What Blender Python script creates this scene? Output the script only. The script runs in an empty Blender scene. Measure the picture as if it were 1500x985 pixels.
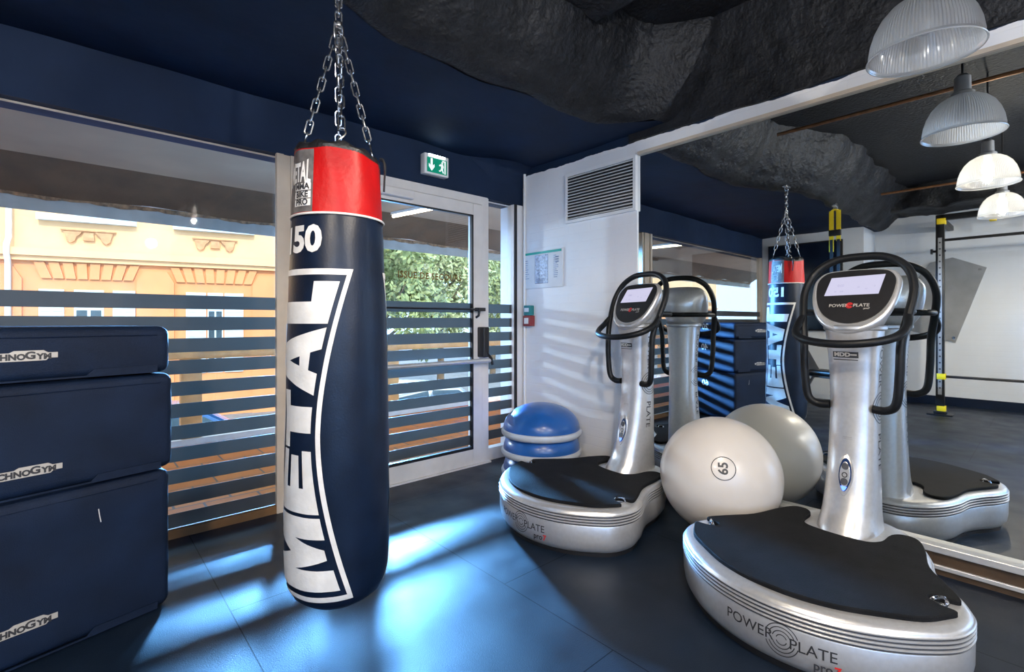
import bpy, bmesh, math, random
from mathutils import Vector, Matrix, noise
random.seed(7)
C = bpy.context.scene.collection
PI = math.pi
R = math.radians

# ------------------------------------------------------------------ materials
def mat(name, col, rough=.5, metal=0., bump=0., bscale=40., var=0., vscale=6., spec=.5, coat=0., alpha=None, emit=None, estr=0., sheen=0.):
    m = bpy.data.materials.new(name); m.use_nodes = True
    nt = m.node_tree; b = nt.nodes['Principled BSDF']
    b.inputs['Base Color'].default_value = (*col, 1)
    b.inputs['Roughness'].default_value = rough
    b.inputs['Metallic'].default_value = metal
    b.inputs['Specular IOR Level'].default_value = spec
    b.inputs['Coat Weight'].default_value = coat
    b.inputs['Sheen Weight'].default_value = sheen
    if emit: b.inputs['Emission Color'].default_value = (*emit, 1); b.inputs['Emission Strength'].default_value = estr
    tc = nt.nodes.new('ShaderNodeTexCoord')
    if var > 0:
        n = nt.nodes.new('ShaderNodeTexNoise'); n.inputs['Scale'].default_value = vscale; n.inputs['Detail'].default_value = 6
        nt.links.new(tc.outputs['Object'], n.inputs['Vector'])
        r = nt.nodes.new('ShaderNodeValToRGB')
        r.color_ramp.elements[0].position = .3; r.color_ramp.elements[1].position = .7
        r.color_ramp.elements[0].color = (*[c * (1 - var) for c in col], 1)
        r.color_ramp.elements[1].color = (*[min(1, c * (1 + var)) for c in col], 1)
        nt.links.new(n.outputs['Fac'], r.inputs['Fac']); nt.links.new(r.outputs['Color'], b.inputs['Base Color'])
    if bump > 0:
        n2 = nt.nodes.new('ShaderNodeTexNoise'); n2.inputs['Scale'].default_value = bscale; n2.inputs['Detail'].default_value = 5
        nt.links.new(tc.outputs['Object'], n2.inputs['Vector'])
        bp = nt.nodes.new('ShaderNodeBump'); bp.inputs['Strength'].default_value = bump; bp.inputs['Distance'].default_value = .01
        nt.links.new(n2.outputs['Fac'], bp.inputs['Height']); nt.links.new(bp.outputs['Normal'], b.inputs['Normal'])
    return m

def glass(name, tint=(1, 1, 1), refl=1.0):
    m = bpy.data.materials.new(name); m.use_nodes = True; nt = m.node_tree; nt.nodes.clear()
    o = nt.nodes.new('ShaderNodeOutputMaterial'); mx = nt.nodes.new('ShaderNodeMixShader')
    t = nt.nodes.new('ShaderNodeBsdfTransparent'); t.inputs['Color'].default_value = (*tint, 1)
    g = nt.nodes.new('ShaderNodeBsdfGlossy'); g.inputs['Roughness'].default_value = .01
    f = nt.nodes.new('ShaderNodeFresnel'); f.inputs['IOR'].default_value = 1.45
    mu = nt.nodes.new('ShaderNodeMath'); mu.operation = 'MULTIPLY'; mu.inputs[1].default_value = refl
    nt.links.new(f.outputs[0], mu.inputs[0]); nt.links.new(mu.outputs[0], mx.inputs[0])
    nt.links.new(t.outputs[0], mx.inputs[1]); nt.links.new(g.outputs[0], mx.inputs[2]); nt.links.new(mx.outputs[0], o.inputs[0])
    return m

M = {}
M['ceil'] = mat('ceiling_paint', (.006, .019, .050), .7, spec=.2, bump=.25, bscale=14, var=.25, vscale=3)
M['rough'] = mat('rough_plaster', (.011, .012, .015), .5, spec=.3, bump=1.0, bscale=38, var=.4, vscale=10)
M['alu'] = mat('aluminium', (.72, .72, .72), .35, .6, var=.05, vscale=20)
M['frame'] = mat('door_frame_paint', (.72, .69, .66), .42, var=.05, vscale=10)
M['beige'] = mat('beige_frame', (.55, .46, .36), .5, var=.1)
M['darkline'] = mat('rubber_seal', (.012, .013, .016), .5, var=.2)
M['wood'] = mat('dark_wood', (.06, .035, .018), .5, var=.3, vscale=12)
M['white'] = mat('white_plastic', (.82, .82, .82), .4, var=.03)
M['black'] = mat('black_plastic', (.012, .012, .014), .38, var=.2, vscale=30)
M['tube'] = mat('rubber_grip', (.006, .007, .009), .45, bump=.1, bscale=200, var=.2, spec=.25)
M['silver'] = mat('silver_paint', (.62, .62, .63), .30, .62, bump=.06, bscale=420, var=.05, vscale=60, coat=.25)
M['silverdark'] = mat('silver_ridge', (.10, .10, .11), .4, .5, var=.1)
M['mat'] = mat('black_rubber_mat', (.007, .0075, .009), .72, spec=.13, bump=.35, bscale=260, var=.35, vscale=14)
M['chrome'] = mat('chrome', (.8, .8, .82), .12, 1., var=.05)
M['chain'] = mat('galvanised_steel', (.55, .56, .58), .25, 1., var=.15, vscale=50)
M['ink'] = mat('black_ink', (.03, .03, .035), .5, var=.1)
M['inkgrey'] = mat('grey_ink', (.32, .32, .34), .5, var=.1)
M['redink'] = mat('red_ink', (.62, .02, .02), .5, var=.1)
M['bagvinyl'] = mat('navy_vinyl', (.0035, .010, .028), .36, spec=.3, bump=.07, bscale=150, var=.3, vscale=8)
M['bagred'] = mat('red_vinyl', (.42, .001, .002), .45, bump=.15, bscale=60, spec=.3, var=.15, vscale=10)
M['bagblack'] = mat('black_vinyl', (.010, .010, .012), .45, bump=.3, bscale=80, var=.2)
M['bagwhite'] = mat('white_print', (.78, .76, .73), .45, bump=.1, bscale=90, var=.13, vscale=11)
M['baggrey'] = mat('grey_print', (.13, .12, .12), .5, var=.5, vscale=24)
M['box'] = mat('dark_blue_cover', (.004, .012, .034), .6, spec=.22, bump=.35, bscale=320, var=.35, vscale=5)
M['sticker'] = mat('silver_sticker', (.50, .47, .43), .4, .2, var=.1)
M['ball'] = mat('pearl_rubber', (.66, .61, .56), .30, bump=.04, bscale=60, var=.05, vscale=3, coat=.3)
M['bosu'] = mat('blue_rubber', (.015, .10, .36), .28, bump=.05, bscale=30, var=.15, vscale=5, coat=.3)
M['bosubase'] = mat('light_grey_plastic', (.52, .55, .60), .4, var=.08)
M['yellow'] = mat('yellow_strap', (.85, .62, .01), .5, var=.1)
M['blacksteel'] = mat('black_steel', (.012, .013, .015), .4, .3, var=.2)
M['steelgrey'] = mat('brushed_steel', (.45, .46, .48), .4, .7, var=.1)
M['boardgrey'] = mat('grey_board', (.27, .27, .27), .6, var=.1)
M['tv'] = mat('black_screen_glass', (.008, .014, .030), .12, var=.1)
M['copper'] = mat('copper_pipe', (.26, .12, .055), .4, .6, var=.3, vscale=15)
M['greenpic'] = mat('exit_green', (.0, .22, .13), .4, emit=(0, .22, .13), estr=.6, var=.03)
M['whiteglow'] = mat('exit_white', (.9, .95, .92), .4, emit=(.9, .95, .92), estr=.55, var=.02)
M['led'] = mat('led_strip', (1, 1, 1), .4, emit=(.75, .95, 1), estr=14)
M['tubelight'] = mat('fluorescent_tube', (1, .95, .85), .4, emit=(1, .88, .62), estr=9)
M['bulb'] = mat('lamp_bulb', (1, 1, 1), .4, emit=(1, .90, .74), estr=60)
M['screen'] = mat('lit_screen', (.06, .06, .07), .3, emit=(.74, .72, .96), estr=.80, spec=.2)
M['screenink'] = mat('screen_ink', (.35, .35, .5), .4, emit=(.22, .21, .38), estr=.5)
M['blueglow'] = mat('blue_led', (.1, .2, .9), .4, emit=(.10, .22, 1), estr=2.5)
M['remote'] = mat('remote_blue', (.01, .03, .10), .25, var=.2)
M['plan'] = mat('plan_paper', (.74, .76, .78), .35, var=.04)
M['plangreen'] = mat('plan_green', (.02, .36, .28), .4, var=.05)
M['planink'] = mat('plan_ink', (.30, .36, .50), .5, var=.3, vscale=60)
M['planblue'] = mat('plan_light_blue', (.50, .58, .70), .5, var=.35, vscale=50)
M['teal'] = mat('teal_plastic', (.02, .20, .22), .4, var=.1)
M['redplastic'] = mat('dark_red_plastic', (.24, .03, .03), .4, var=.1)
M['film'] = mat('privacy_film', (.105, .108, .112), .5, bump=.1, bscale=200, var=.15, vscale=5)
def _film():
    nt = M['film'].node_tree; o = nt.nodes['Material Output']; b = nt.nodes['Principled BSDF']
    t = nt.nodes.new('ShaderNodeBsdfTranslucent'); t.inputs['Color'].default_value = (.16, .145, .13, 1)
    mx = nt.nodes.new('ShaderNodeMixShader'); mx.inputs[0].default_value = .5
    nt.links.new(b.outputs[0], mx.inputs[1]); nt.links.new(t.outputs[0], mx.inputs[2]); nt.links.new(mx.outputs[0], o.inputs[0])
_film()
M['stucco'] = mat('orange_stucco', (.72, .31, .13), .85, bump=.2, bscale=12, var=.08, vscale=1.5)
M['stuccolight'] = mat('yellow_stucco', (.82, .50, .26), .85, bump=.2, bscale=12, var=.06, vscale=1.5)
M['stuccodark'] = mat('stucco_relief', (.55, .30, .15), .85, var=.2, vscale=8)
M['shutter'] = mat('pale_blue_shutter', (.55, .66, .72), .6, var=.1)
M['pane'] = mat('dark_window_pane', (.05, .08, .10), .1, var=.2)
M['soffit'] = mat('canopy_soffit', (.29, .20, .135), .7, var=.12, vscale=2)
M['awning'] = mat('brown_awning', (.085, .046, .023), .8, bump=.2, bscale=30, var=.25, vscale=4)
M['valance'] = mat('grey_valance', (.29, .27, .25), .7, var=.15, vscale=6)
M['rust'] = mat('rust_fringe', (.19, .10, .05), .85, bump=.5, bscale=60, var=.6, vscale=30)
M['railwood'] = mat('orange_wood', (.62, .30, .10), .55, var=.2, vscale=7)
M['asphalt'] = mat('asphalt', (.22, .22, .23), .9, bump=.3, bscale=60, var=.2)
M['carwhite'] = mat('white_car_paint', (.72, .76, .80), .2, coat=.5, var=.03)
M['carblue'] = mat('blue_car_paint', (.05, .16, .40), .2, coat=.5, var=.05)
M['tyre'] = mat('tyre_rubber', (.02, .02, .02), .8, var=.2)
M['bark'] = mat('tree_bark', (.16, .11, .07), .9, bump=.6, bscale=20, var=.3)
M['leaf'] = mat('olive_leaf', (.30, .35, .14), .6, var=.5, vscale=3)
M['leaf_b'] = mat('pale_leaf', (.42, .46, .24), .6, var=.4, vscale=3)
M['concrete'] = mat('pale_concrete', (.42, .46, .50), .8, bump=.2, bscale=15, var=.12)
M['curb'] = mat('pale_curb', (.62, .58, .54), .8, var=.12)
M['glass'] = glass('window_glass', (.98, .99, .985), .40)

def mirror_mat():
    m = bpy.data.materials.new('mirror_silver'); m.use_nodes = True; nt = m.node_tree; b = nt.nodes['Principled BSDF']
    b.inputs['Base Color'].default_value = (.80, .84, .84, 1); b.inputs['Metallic'].default_value = 1; b.inputs['Roughness'].default_value = .012
    return m
M['mirror'] = mirror_mat()

def floor_mat():
    m = mat('rubber_floor', (.004, .011, .025), .46, bump=.15, bscale=240, var=.3, vscale=2.2, spec=.55)
    nt = m.node_tree; b = nt.nodes['Principled BSDF']
    tc = nt.nodes.new('ShaderNodeTexCoord'); mp = nt.nodes.new('ShaderNodeMapping')
    mp.inputs['Location'].default_value = (.45, -.466, 0)
    nt.links.new(tc.outputs['Object'], mp.inputs['Vector'])
    br = nt.nodes.new('ShaderNodeTexBrick'); br.offset = .5
    br.inputs['Scale'].default_value = 1; br.inputs['Brick Width'].default_value = 1.15; br.inputs['Row Height'].default_value = .935
    br.inputs['Mortar Size'].default_value = .0022; br.inputs['Mortar Smooth'].default_value = .2
    br.inputs['Color1'].default_value = (1, 1, 1, 1); br.inputs['Color2'].default_value = (.9, .9, .9, 1); br.inputs['Mortar'].default_value = (.25, .25, .25, 1)
    rot = mp.inputs['Rotation']; rot.default_value = (0, 0, PI / 2)
    nt.links.new(mp.outputs[0], br.inputs['Vector'])
    sm = nt.nodes.new('ShaderNodeMapRange'); sm.inputs['To Min'].default_value = .42; sm.inputs['To Max'].default_value = .15
    nt.links.new(br.outputs['Fac'], sm.inputs['Value']); nt.links.new(sm.outputs[0], b.inputs['Specular IOR Level'])
    src = b.inputs['Base Color'].links[0].from_socket
    mx = nt.nodes.new('ShaderNodeMix'); mx.data_type = 'RGBA'; mx.blend_type = 'MULTIPLY'; mx.inputs[0].default_value = 1
    nt.links.new(src, mx.inputs[6]); nt.links.new(br.outputs['Color'], mx.inputs[7]); nt.links.new(mx.outputs[2], b.inputs['Base Color'])
    n = nt.nodes.new('ShaderNodeTexNoise'); n.inputs['Scale'].default_value = 5; n.inputs['Detail'].default_value = 8
    nt.links.new(tc.outputs['Object'], n.inputs['Vector'])
    mr = nt.nodes.new('ShaderNodeMapRange'); mr.inputs['From Min'].default_value = .3; mr.inputs['From Max'].default_value = .7
    mr.inputs['To Min'].default_value = .36; mr.inputs['To Max'].default_value = .52
    nt.links.new(n.outputs['Fac'], mr.inputs['Value']); nt.links.new(mr.outputs[0], b.inputs['Roughness'])
    return m
M['floor'] = floor_mat()

def wall_mat(name, white, dark, zsplit):
    """white painted brick below zsplit, dark paint above with a wavy brushed edge"""
    m = mat(name, white, .45, var=.03, vscale=3)
    nt = m.node_tree; b = nt.nodes['Principled BSDF']
    tc = nt.nodes.new('ShaderNodeTexCoord'); sp = nt.nodes.new('ShaderNodeSeparateXYZ'); nt.links.new(tc.outputs['Object'], sp.inputs[0])
    n = nt.nodes.new('ShaderNodeTexNoise'); n.inputs['Scale'].default_value = 7; n.inputs['Detail'].default_value = 4
    nt.links.new(tc.outputs['Object'], n.inputs['Vector'])
    ma = nt.nodes.new('ShaderNodeMath'); ma.operation = 'MULTIPLY_ADD'; ma.inputs[1].default_value = .05
    nt.links.new(n.outputs['Fac'], ma.inputs[0]); nt.links.new(sp.outputs['Z'], ma.inputs[2])
    gt = nt.nodes.new('ShaderNodeMath'); gt.operation = 'GREATER_THAN'; gt.inputs[1].default_value = zsplit + .025
    nt.links.new(ma.outputs[0], gt.inputs[0])
    mx = nt.nodes.new('ShaderNodeMix'); mx.data_type = 'RGBA'
    src = b.inputs['Base Color'].links[0].from_socket
    nt.links.new(gt.outputs[0], mx.inputs[0]); nt.links.new(src, mx.inputs[6]); mx.inputs[7].default_value = (*dark, 1)
    nt.links.new(mx.outputs[2], b.inputs['Base Color'])
    # brick relief: wall plane coordinates are (Y+X, Z)
    ad = nt.nodes.new('ShaderNodeMath'); ad.operation = 'ADD'; nt.links.new(sp.outputs['X'], ad.inputs[0]); nt.links.new(sp.outputs['Y'], ad.inputs[1])
    cb = nt.nodes.new('ShaderNodeCombineXYZ'); nt.links.new(ad.outputs[0], cb.inputs[0]); nt.links.new(sp.outputs['Z'], cb.inputs[1])
    br = nt.nodes.new('ShaderNodeTexBrick'); br.inputs['Scale'].default_value = 1; br.inputs['Brick Width'].default_value = .22
    br.inputs['Row Height'].default_value = .068; br.inputs['Mortar Size'].default_value = .006; br.inputs['Mortar Smooth'].default_value = .8
    br.inputs['Color1'].default_value = (1, 1, 1, 1); br.inputs['Color2'].default_value = (.93, .93, .93, 1); br.inputs['Mortar'].default_value = (0, 0, 0, 1)
    nt.links.new(cb.outputs[0], br.inputs['Vector'])
    bp = nt.nodes.new('ShaderNodeBump'); bp.inputs['Strength'].default_value = .13; bp.inputs['Distance'].default_value = .005
    nt.links.new(br.outputs['Color'], bp.inputs['Height']); nt.links.new(bp.outputs['Normal'], b.inputs['Normal'])
    return m
M['wall'] = wall_mat('painted_brick', (.78, .78, .79), (.007, .019, .048), 2.40)
M['walldark'] = mat('dark_wall_paint', (.010, .022, .052), .7, spec=.2, bump=.35, bscale=10, var=.25, vscale=2)
M['wallback'] = wall_mat('painted_block', (.72, .73, .74), (.007, .019, .048), 2.62)

def terra_mat():
    m = mat('terracotta_tiles', (.62, .27, .11), .8, var=.12, vscale=4, spec=.1)
    nt = m.node_tree; b = nt.nodes['Principled BSDF']
    tc = nt.nodes.new('ShaderNodeTexCoord')
    br = nt.nodes.new('ShaderNodeTexBrick'); br.offset = 0.5
    br.inputs['Scale'].default_value = 1; br.inputs['Brick Width'].default_value = .31; br.inputs['Row Height'].default_value = .20
    br.inputs['Mortar Size'].default_value = .007
    br.inputs['Color1'].default_value = (.46, .12, .026, 1); br.inputs['Color2'].default_value = (.39, .10, .022, 1); br.inputs['Mortar'].default_value = (.12, .07, .05, 1)
    nt.links.new(tc.outputs['Object'], br.inputs['Vector']); nt.links.new(br.outputs['Color'], b.inputs['Base Color'])
    return m
M['terra'] = terra_mat()

def prism_glass():
    m = bpy.data.materials.new('prismatic_glass'); m.use_nodes = True; nt = m.node_tree; nt.nodes.clear()
    o = nt.nodes.new('ShaderNodeOutputMaterial'); mx = nt.nodes.new('ShaderNodeMixShader'); m2 = nt.nodes.new('ShaderNodeMixShader')
    t = nt.nodes.new('ShaderNodeBsdfTransparent'); t.inputs['Color'].default_value = (.88, .91, .93, 1)
    g = nt.nodes.new('ShaderNodeBsdfGlossy'); g.inputs['Roughness'].default_value = .18
    d = nt.nodes.new('ShaderNodeBsdfTranslucent'); d.inputs['Color'].default_value = (.95, .96, .97, 1)
    f = nt.nodes.new('ShaderNodeLayerWeight'); f.inputs['Blend'].default_value = .45
    mr = nt.nodes.new('ShaderNodeMapRange'); mr.inputs['To Min'].default_value = .16; mr.inputs['To Max'].default_value = .6
    nt.links.new(f.outputs['Facing'], mr.inputs['Value']); nt.links.new(mr.outputs[0], mx.inputs[0])
    m2.inputs[0].default_value = .80
    nt.links.new(t.outputs[0], m2.inputs[1]); nt.links.new(d.outputs[0], m2.inputs[2])
    nt.links.new(m2.outputs[0], mx.inputs[1]); nt.links.new(g.outputs[0], mx.inputs[2]); nt.links.new(mx.outputs[0], o.inputs[0])
    return m
M['prism'] = prism_glass()

# ------------------------------------------------------------------ mesh helpers
def box(bm, x0, x1, y0, y1, z0, z1, mtx=None, bev=0, seg=2):
    r = bmesh.ops.create_cube(bm, size=1)
    vs = r['verts']
    for v in vs:
        v.co = Vector((x0 + (v.co.x + .5) * (x1 - x0), y0 + (v.co.y + .5) * (y1 - y0), z0 + (v.co.z + .5) * (z1 - z0)))
    if bev > 0:
        es = list({e for v in vs for e in v.link_edges})
        g = bmesh.ops.bevel(bm, geom=es, offset=bev, segments=seg, affect='EDGES', profile=.5, clamp_overlap=True)
        vs = list({v for f in g['faces'] for v in f.verts} | {v for v in vs if v.is_valid})
    if mtx is not None:
        for v in vs: v.co = mtx @ v.co
    return vs

def rings(bm, rs, close=True, cap0=False, cap1=False):
    rows = [[bm.verts.new(p) for p in r] for r in rs]
    n = len(rows[0])
    for a, b in zip(rows, rows[1:]):
        for i in range(n if close else n - 1):
            j = (i + 1) % n
            try: bm.faces.new((a[i], a[j], b[j], b[i]))
            except ValueError: pass
    if cap0: bm.faces.new(rows[0][::-1])
    if cap1: bm.faces.new(rows[-1])
    return rows

def lathe(bm, prof, n=48, c=(0, 0, 0), cap0=False, cap1=False):
    rings(bm, [[(c[0] + r * math.cos(2 * PI * i / n), c[1] + r * math.sin(2 * PI * i / n), c[2] + z) for i in range(n)] for r, z in prof], True, cap0, cap1)

def smooth_path(pts, n=10, closed=False):
    P = [Vector(p) for p in pts]; out = []
    m = len(P)
    for i in range(m if closed else m - 1):
        if closed: a, b, c, d = P[i - 1], P[i], P[(i + 1) % m], P[(i + 2) % m]
        else: a, b, c, d = P[max(i - 1, 0)], P[i], P[i + 1], P[min(i + 2, m - 1)]
        for k in range(n):
            t = k / n
            out.append(.5 * ((2 * b) + (-a + c) * t + (2 * a - 5 * b + 4 * c - d) * t * t + (-a + 3 * b - 3 * c + d) * t ** 3))
    if not closed: out.append(P[-1])
    return out

def tube(bm, pts, r, n=10, closed=False, cap=True):
    P = [Vector(p) for p in pts]; m = len(P); rr = []
    up = None
    for i in range(m):
        if closed: t = P[(i + 1) % m] - P[i - 1]
        else: t = P[min(i + 1, m - 1)] - P[max(i - 1, 0)]
        t.normalize()
        if up is None:
            up = Vector((0, 0, 1)) if abs(t.z) < .9 else Vector((1, 0, 0))
        a = t.cross(up); a.normalize(); b = a.cross(t); b.normalize(); up = b
        ra = r if not callable(r) else r(i / max(1, m - 1))
        rr.append([P[i] + a * (ra * math.cos(2 * PI * k / n)) + b * (ra * math.sin(2 * PI * k / n)) for k in range(n)])
    if closed: rr.append(rr[0])
    rings(bm, rr, True, cap and not closed, cap and not closed)

def prism(bm, outline, z0, z1, mtx=None):
    a = [bm.verts.new((x, y, z0)) for x, y in outline]; b = [bm.verts.new((x, y, z1)) for x, y in outline]
    n = len(a)
    for i in range(n): bm.faces.new((a[i], a[(i + 1) % n], b[(i + 1) % n], b[i]))
    bm.faces.new(a[::-1]); bm.faces.new(b)
    if mtx is not None:
        for v in a + b: v.co = mtx @ v.co

def obj(name, bm, m, parent=None, smooth=True, ang=40):
    me = bpy.data.meshes.new(name)
    bmesh.ops.remove_doubles(bm, verts=bm.verts, dist=1e-5)
    bmesh.ops.recalc_face_normals(bm, faces=bm.faces)
    bm.to_mesh(me); bm.free()
    me.materials.append(m)
    if smooth:
        for p in me.polygons: p.use_smooth = True
        try: me.set_sharp_from_angle(angle=R(ang))
        except Exception: pass
    o = bpy.data.objects.new(name, me); C.objects.link(o)
    if parent is not None: o.parent = parent
    return o

def B(): return bmesh.new()

def thing(name, label, cat, loc=(0, 0, 0), rz=0, group=None):
    o = bpy.data.objects.new(name, None); C.objects.link(o); o.empty_display_size = .1
    o.location = loc; o.rotation_euler = (0, 0, rz)
    return tag(o, label, cat, group)
def tag(o, label, cat, group=None):
    o['label'] = label; o['category'] = cat
    if group: o['group'] = group
    return o
def struct(name, bm, m, parent=None, smooth=False, label=None):
    o = obj(name, bm, m, parent, smooth)
    o['kind'] = 'structure'
    if label: o['label'] = label
    return o
def copy_tree(o, parent=None):
    c = o.copy(); C.objects.link(c)
    if parent is not None: c.parent = parent
    for ch in list(o.children): copy_tree(ch, c)
    return c

def text_bm(s, size=1., bold=0., align='CENTER', maxlen=None, extrude=0., space=1.):
    cu = bpy.data.curves.new('lettering', 'FONT'); cu.body = s; cu.size = size; cu.align_x = align; cu.align_y = 'CENTER'
    cu.offset = bold; cu.resolution_u = 3; cu.extrude = extrude; cu.space_character = space
    o = bpy.data.objects.new('lettering', cu); C.objects.link(o)
    bpy.context.view_layer.update()
    dg = bpy.context.evaluated_depsgraph_get()
    me = bpy.data.meshes.new_from_object(o.evaluated_get(dg))
    bm = bmesh.new(); bm.from_mesh(me)
    bpy.data.objects.remove(o); bpy.data.curves.remove(cu); bpy.data.meshes.remove(me)
    if maxlen: refine(bm, maxlen)
    return bm
def refine(bm, maxlen):
    bmesh.ops.triangulate(bm, faces=bm.faces)
    for _ in range(7):
        es = [e for e in bm.edges if e.calc_length() > maxlen]
        if not es: break
        bmesh.ops.subdivide_edges(bm, edges=es, cuts=1)
        bmesh.ops.triangulate(bm, faces=[f for f in bm.faces if len(f.verts) > 3])
def warp(bm, fn):
    for v in bm.verts: v.co = Vector(fn(v.co.x, v.co.y))
    return bm
def merge(dst, src):
    me = bpy.data.meshes.new('tmp'); src.to_mesh(me); src.free(); dst.from_mesh(me); bpy.data.meshes.remove(me)
def ring_bm(r, w, n=48, a0=0, a1=2 * PI, c=(0, 0)):
    bm = B(); rows = []
    for i in range(n + 1):
        a = a0 + (a1 - a0) * i / n
        rows.append([(c[0] + q * math.cos(a), c[1] + q * math.sin(a), 0) for q in (r - w / 2, r + w / 2)])
    rings(bm, rows, close=False); return bm
def quad_bm(x0, x1, y0, y1, maxlen=None):
    bm = B(); bm.faces.new([bm.verts.new(p) for p in ((x0, y0, 0), (x1, y0, 0), (x1, y1, 0), (x0, y1, 0))])
    if maxlen: refine(bm, maxlen)
    return bm

# ------------------------------------------------------------------ camera
H = 1.15
cd = bpy.data.cameras.new('camera'); cam = bpy.data.objects.new('camera', cd); C.objects.link(cam)
cam.location = (0, 0, H)
cam.rotation_euler = (R(90), 0, -math.atan2(.6704, .7420))
cd.sensor_width = 36; cd.lens = 36 * 713.8 / 1500
cd.shift_y = -(492.5 - 470) / 1500
cd.clip_start = .02
bpy.context.scene.camera = cam

XW, YW, XM = 2.93, 3.10, 2.94
XL, XP = -2.93, -2.32          # far white wall, pillar wall (both seen in the mirror)
YB = -3.4
ZL, ZH = 2.46, 2.95

# ------------------------------------------------------------------ room shell
bm = B(); box(bm, XL - .1, XW + .25, YB - .1, YW + .02, -.12, 0); struct('floor', bm, M['floor'])
bm = B(); box(bm, XL - .1, XW + .25, YB - .1, YW + .2, ZH, ZH + .1); struct('ceiling', bm, M['rough'])

def edge_y(x):                              # where the low soffit ends and the rough face climbs
    t = max(0, min(1, (x - .2) / .9)); t = t * t * (3 - 2 * t)
    y = 1.72 + .34 * t + .02 * math.sin(x * 5.3) + .015 * math.sin(x * 11.7 + 1)
    if x > 2.45: y -= .0 + .35 * min(1, (x - 2.45) / .35) ** 2
    return y
# low smooth soffit over the window bay
bm = B(); rows = []
for i in range(61):
    x = XL + (XW - XL) * i / 60
    e = edge_y(x)
    row = []
    for k in range(15):
        t = k / 14; y = YW + (e - YW) * t
        row.append((x, y, ZL + .012 * noise.noise((x * 1.7, y * 2.3, 0)) + .02 * max(0, .25 - t) * 4 * noise.noise((x * 2, 3, 1))))
    rows.append(row)
rings(bm, rows, close=False)
o = struct('ceiling_soffit', bm, M['ceil'], smooth=True, label='low dark blue ceiling over the window bay')
# rough plaster face rising from the soffit edge
bm = B(); rows = []
N = 420
for i in range(N + 1):
    x = XL + (XW - XL) * i / N
    e = edge_y(x)
    row = []
    for k in range(44):
        t = k / 43
        y = e - .40 * t ** .85 - .04 * math.sin(PI * t); z = ZL + (ZH - ZL + .03) * t ** 1.25 - .015 * math.sin(PI * min(1, t * 4))
        amp = min(1, t * 6 + .25)
        d = .016 * noise.fractal((x * 1.6, y * 1.6, z * 1.6), 1, 2, 2) + .016 * noise.fractal((x * 9, y * 9, z * 9), .9, 2, 3) + .014 * noise.noise((x * 26, y * 26, z * 26)) + .009 * noise.noise((x * 50, y * 50, z * 50))
        row.append((x, y - d * amp * .8, z + d * amp * .5))
    rows.append(row)
rings(bm, rows, close=False)
struct('ceiling_rough_edge', bm, M['rough'], smooth=True, label='rough dark plaster face stepping up from the low ceiling')
# rough beam along the far white wall
bm = B(); rows = []
for i in range(121):
    y = YB + (1.76 - YB) * i / 120
    row = []
    for k in range(20):
        t = k / 19
        if t < .5: px, pz = XL + .52 * t * 2, 2.62 + .03 * math.sin(t * 6)
        else: px, pz = XL + .52, 2.62 + (ZH - 2.62) * (t - .5) * 2
        d = .05 * noise.fractal((px * 4, y * 4, pz * 4), 1, 2, 4)
        row.append((px + (d if k > 4 else 0), y, pz + d * .7))
    rows.append(row)
rings(bm, rows, close=False)
struct('ceiling_wall_beam', bm, M['rough'], smooth=True, label='rough dark beam above the far white wall')
# cross beam on the high ceiling
bm = B(); rows = []
for i in range(121):
    y = YB + (1.7 - YB) * i / 120
    row = []
    for k in range(24):
        t = k / 23 * PI
        px = 2.0 - .22 * math.cos(t) + 0; pz = ZH + .02 - .15 * min(1, 1.7 * math.sin(t))
        d = .03 * noise.fractal((px * 5, y * 3, pz * 5), 1, 2, 4)
        row.append((px + d, y, pz + d))
    rows.append(row)
rings(bm, rows, close=False)
struct('ceiling_cross_beam', bm, M['rough'], smooth=True, label='dark rough beam on the high ceiling')

# right wall, mirror recess is flush
bm = B(); box(bm, XW, XW + .2, 1.94, YW + .2, 0, ZH); box(bm, XW, XW + .2, YB, 1.94, 2.31, ZH); box(bm, XW + .03, XW + .2, YB, 1.94, 0, 2.31)
struct('wall_right', bm, M['wall'])
bm = B(); box(bm, XW - .012, XW + .02, YB, 1.93, 2.305, 2.325); struct('trim_1', bm, M['beige'])
bm = B(); rows = []
for i in range(181):
    y = YB + (2.0 - YB) * i / 180; row = []
    for k in range(24):
        t = k / 23; z = 2.405 + (ZH - 2.405) * t
        d = .018 * noise.fractal((7, y * 2.2, z * 2.2), 1, 2, 2) + .012 * noise.fractal((3, y * 11, z * 11), 1, 2, 3)
        row.append((XW - (.005 + .10 * t * t + d * min(1, t * 5) + .012), y, z + .012 * noise.noise((y * 5, 2, 1)) * (1 - t)))
    row.insert(0, (XW + .01, y, row[0][2] - .004)); rows.append(row)
rings(bm, rows, close=False); struct('wall_right_upper', bm, M['rough'], smooth=True, label='rough dark plaster above the white band over the mirror')
bm = B(); box(bm, XM, XM + .018, YB + .01, 1.94, .13, 2.305)
tag(obj('wall_mirror', bm, M['mirror'], smooth=False), 'wide wall mirror covering the right wall behind the vibration plates', 'mirror')
# baseboard: two aluminium rails with a dark recess
bm = B(); box(bm, XW - .02, XM + .005, YB, 1.94, 0, .128); struct('baseboard_right', bm, M['wood'])
bm = B(); box(bm, XW - .038, XM + .005, YB, 1.94, .102, .135, bev=.004); struct('trim_2', bm, M['alu'])
bm = B(); box(bm, XW - .034, XW - .02, YB, 1.94, .028, .048, bev=.003); struct('trim_3', bm, M['alu'])

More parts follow.
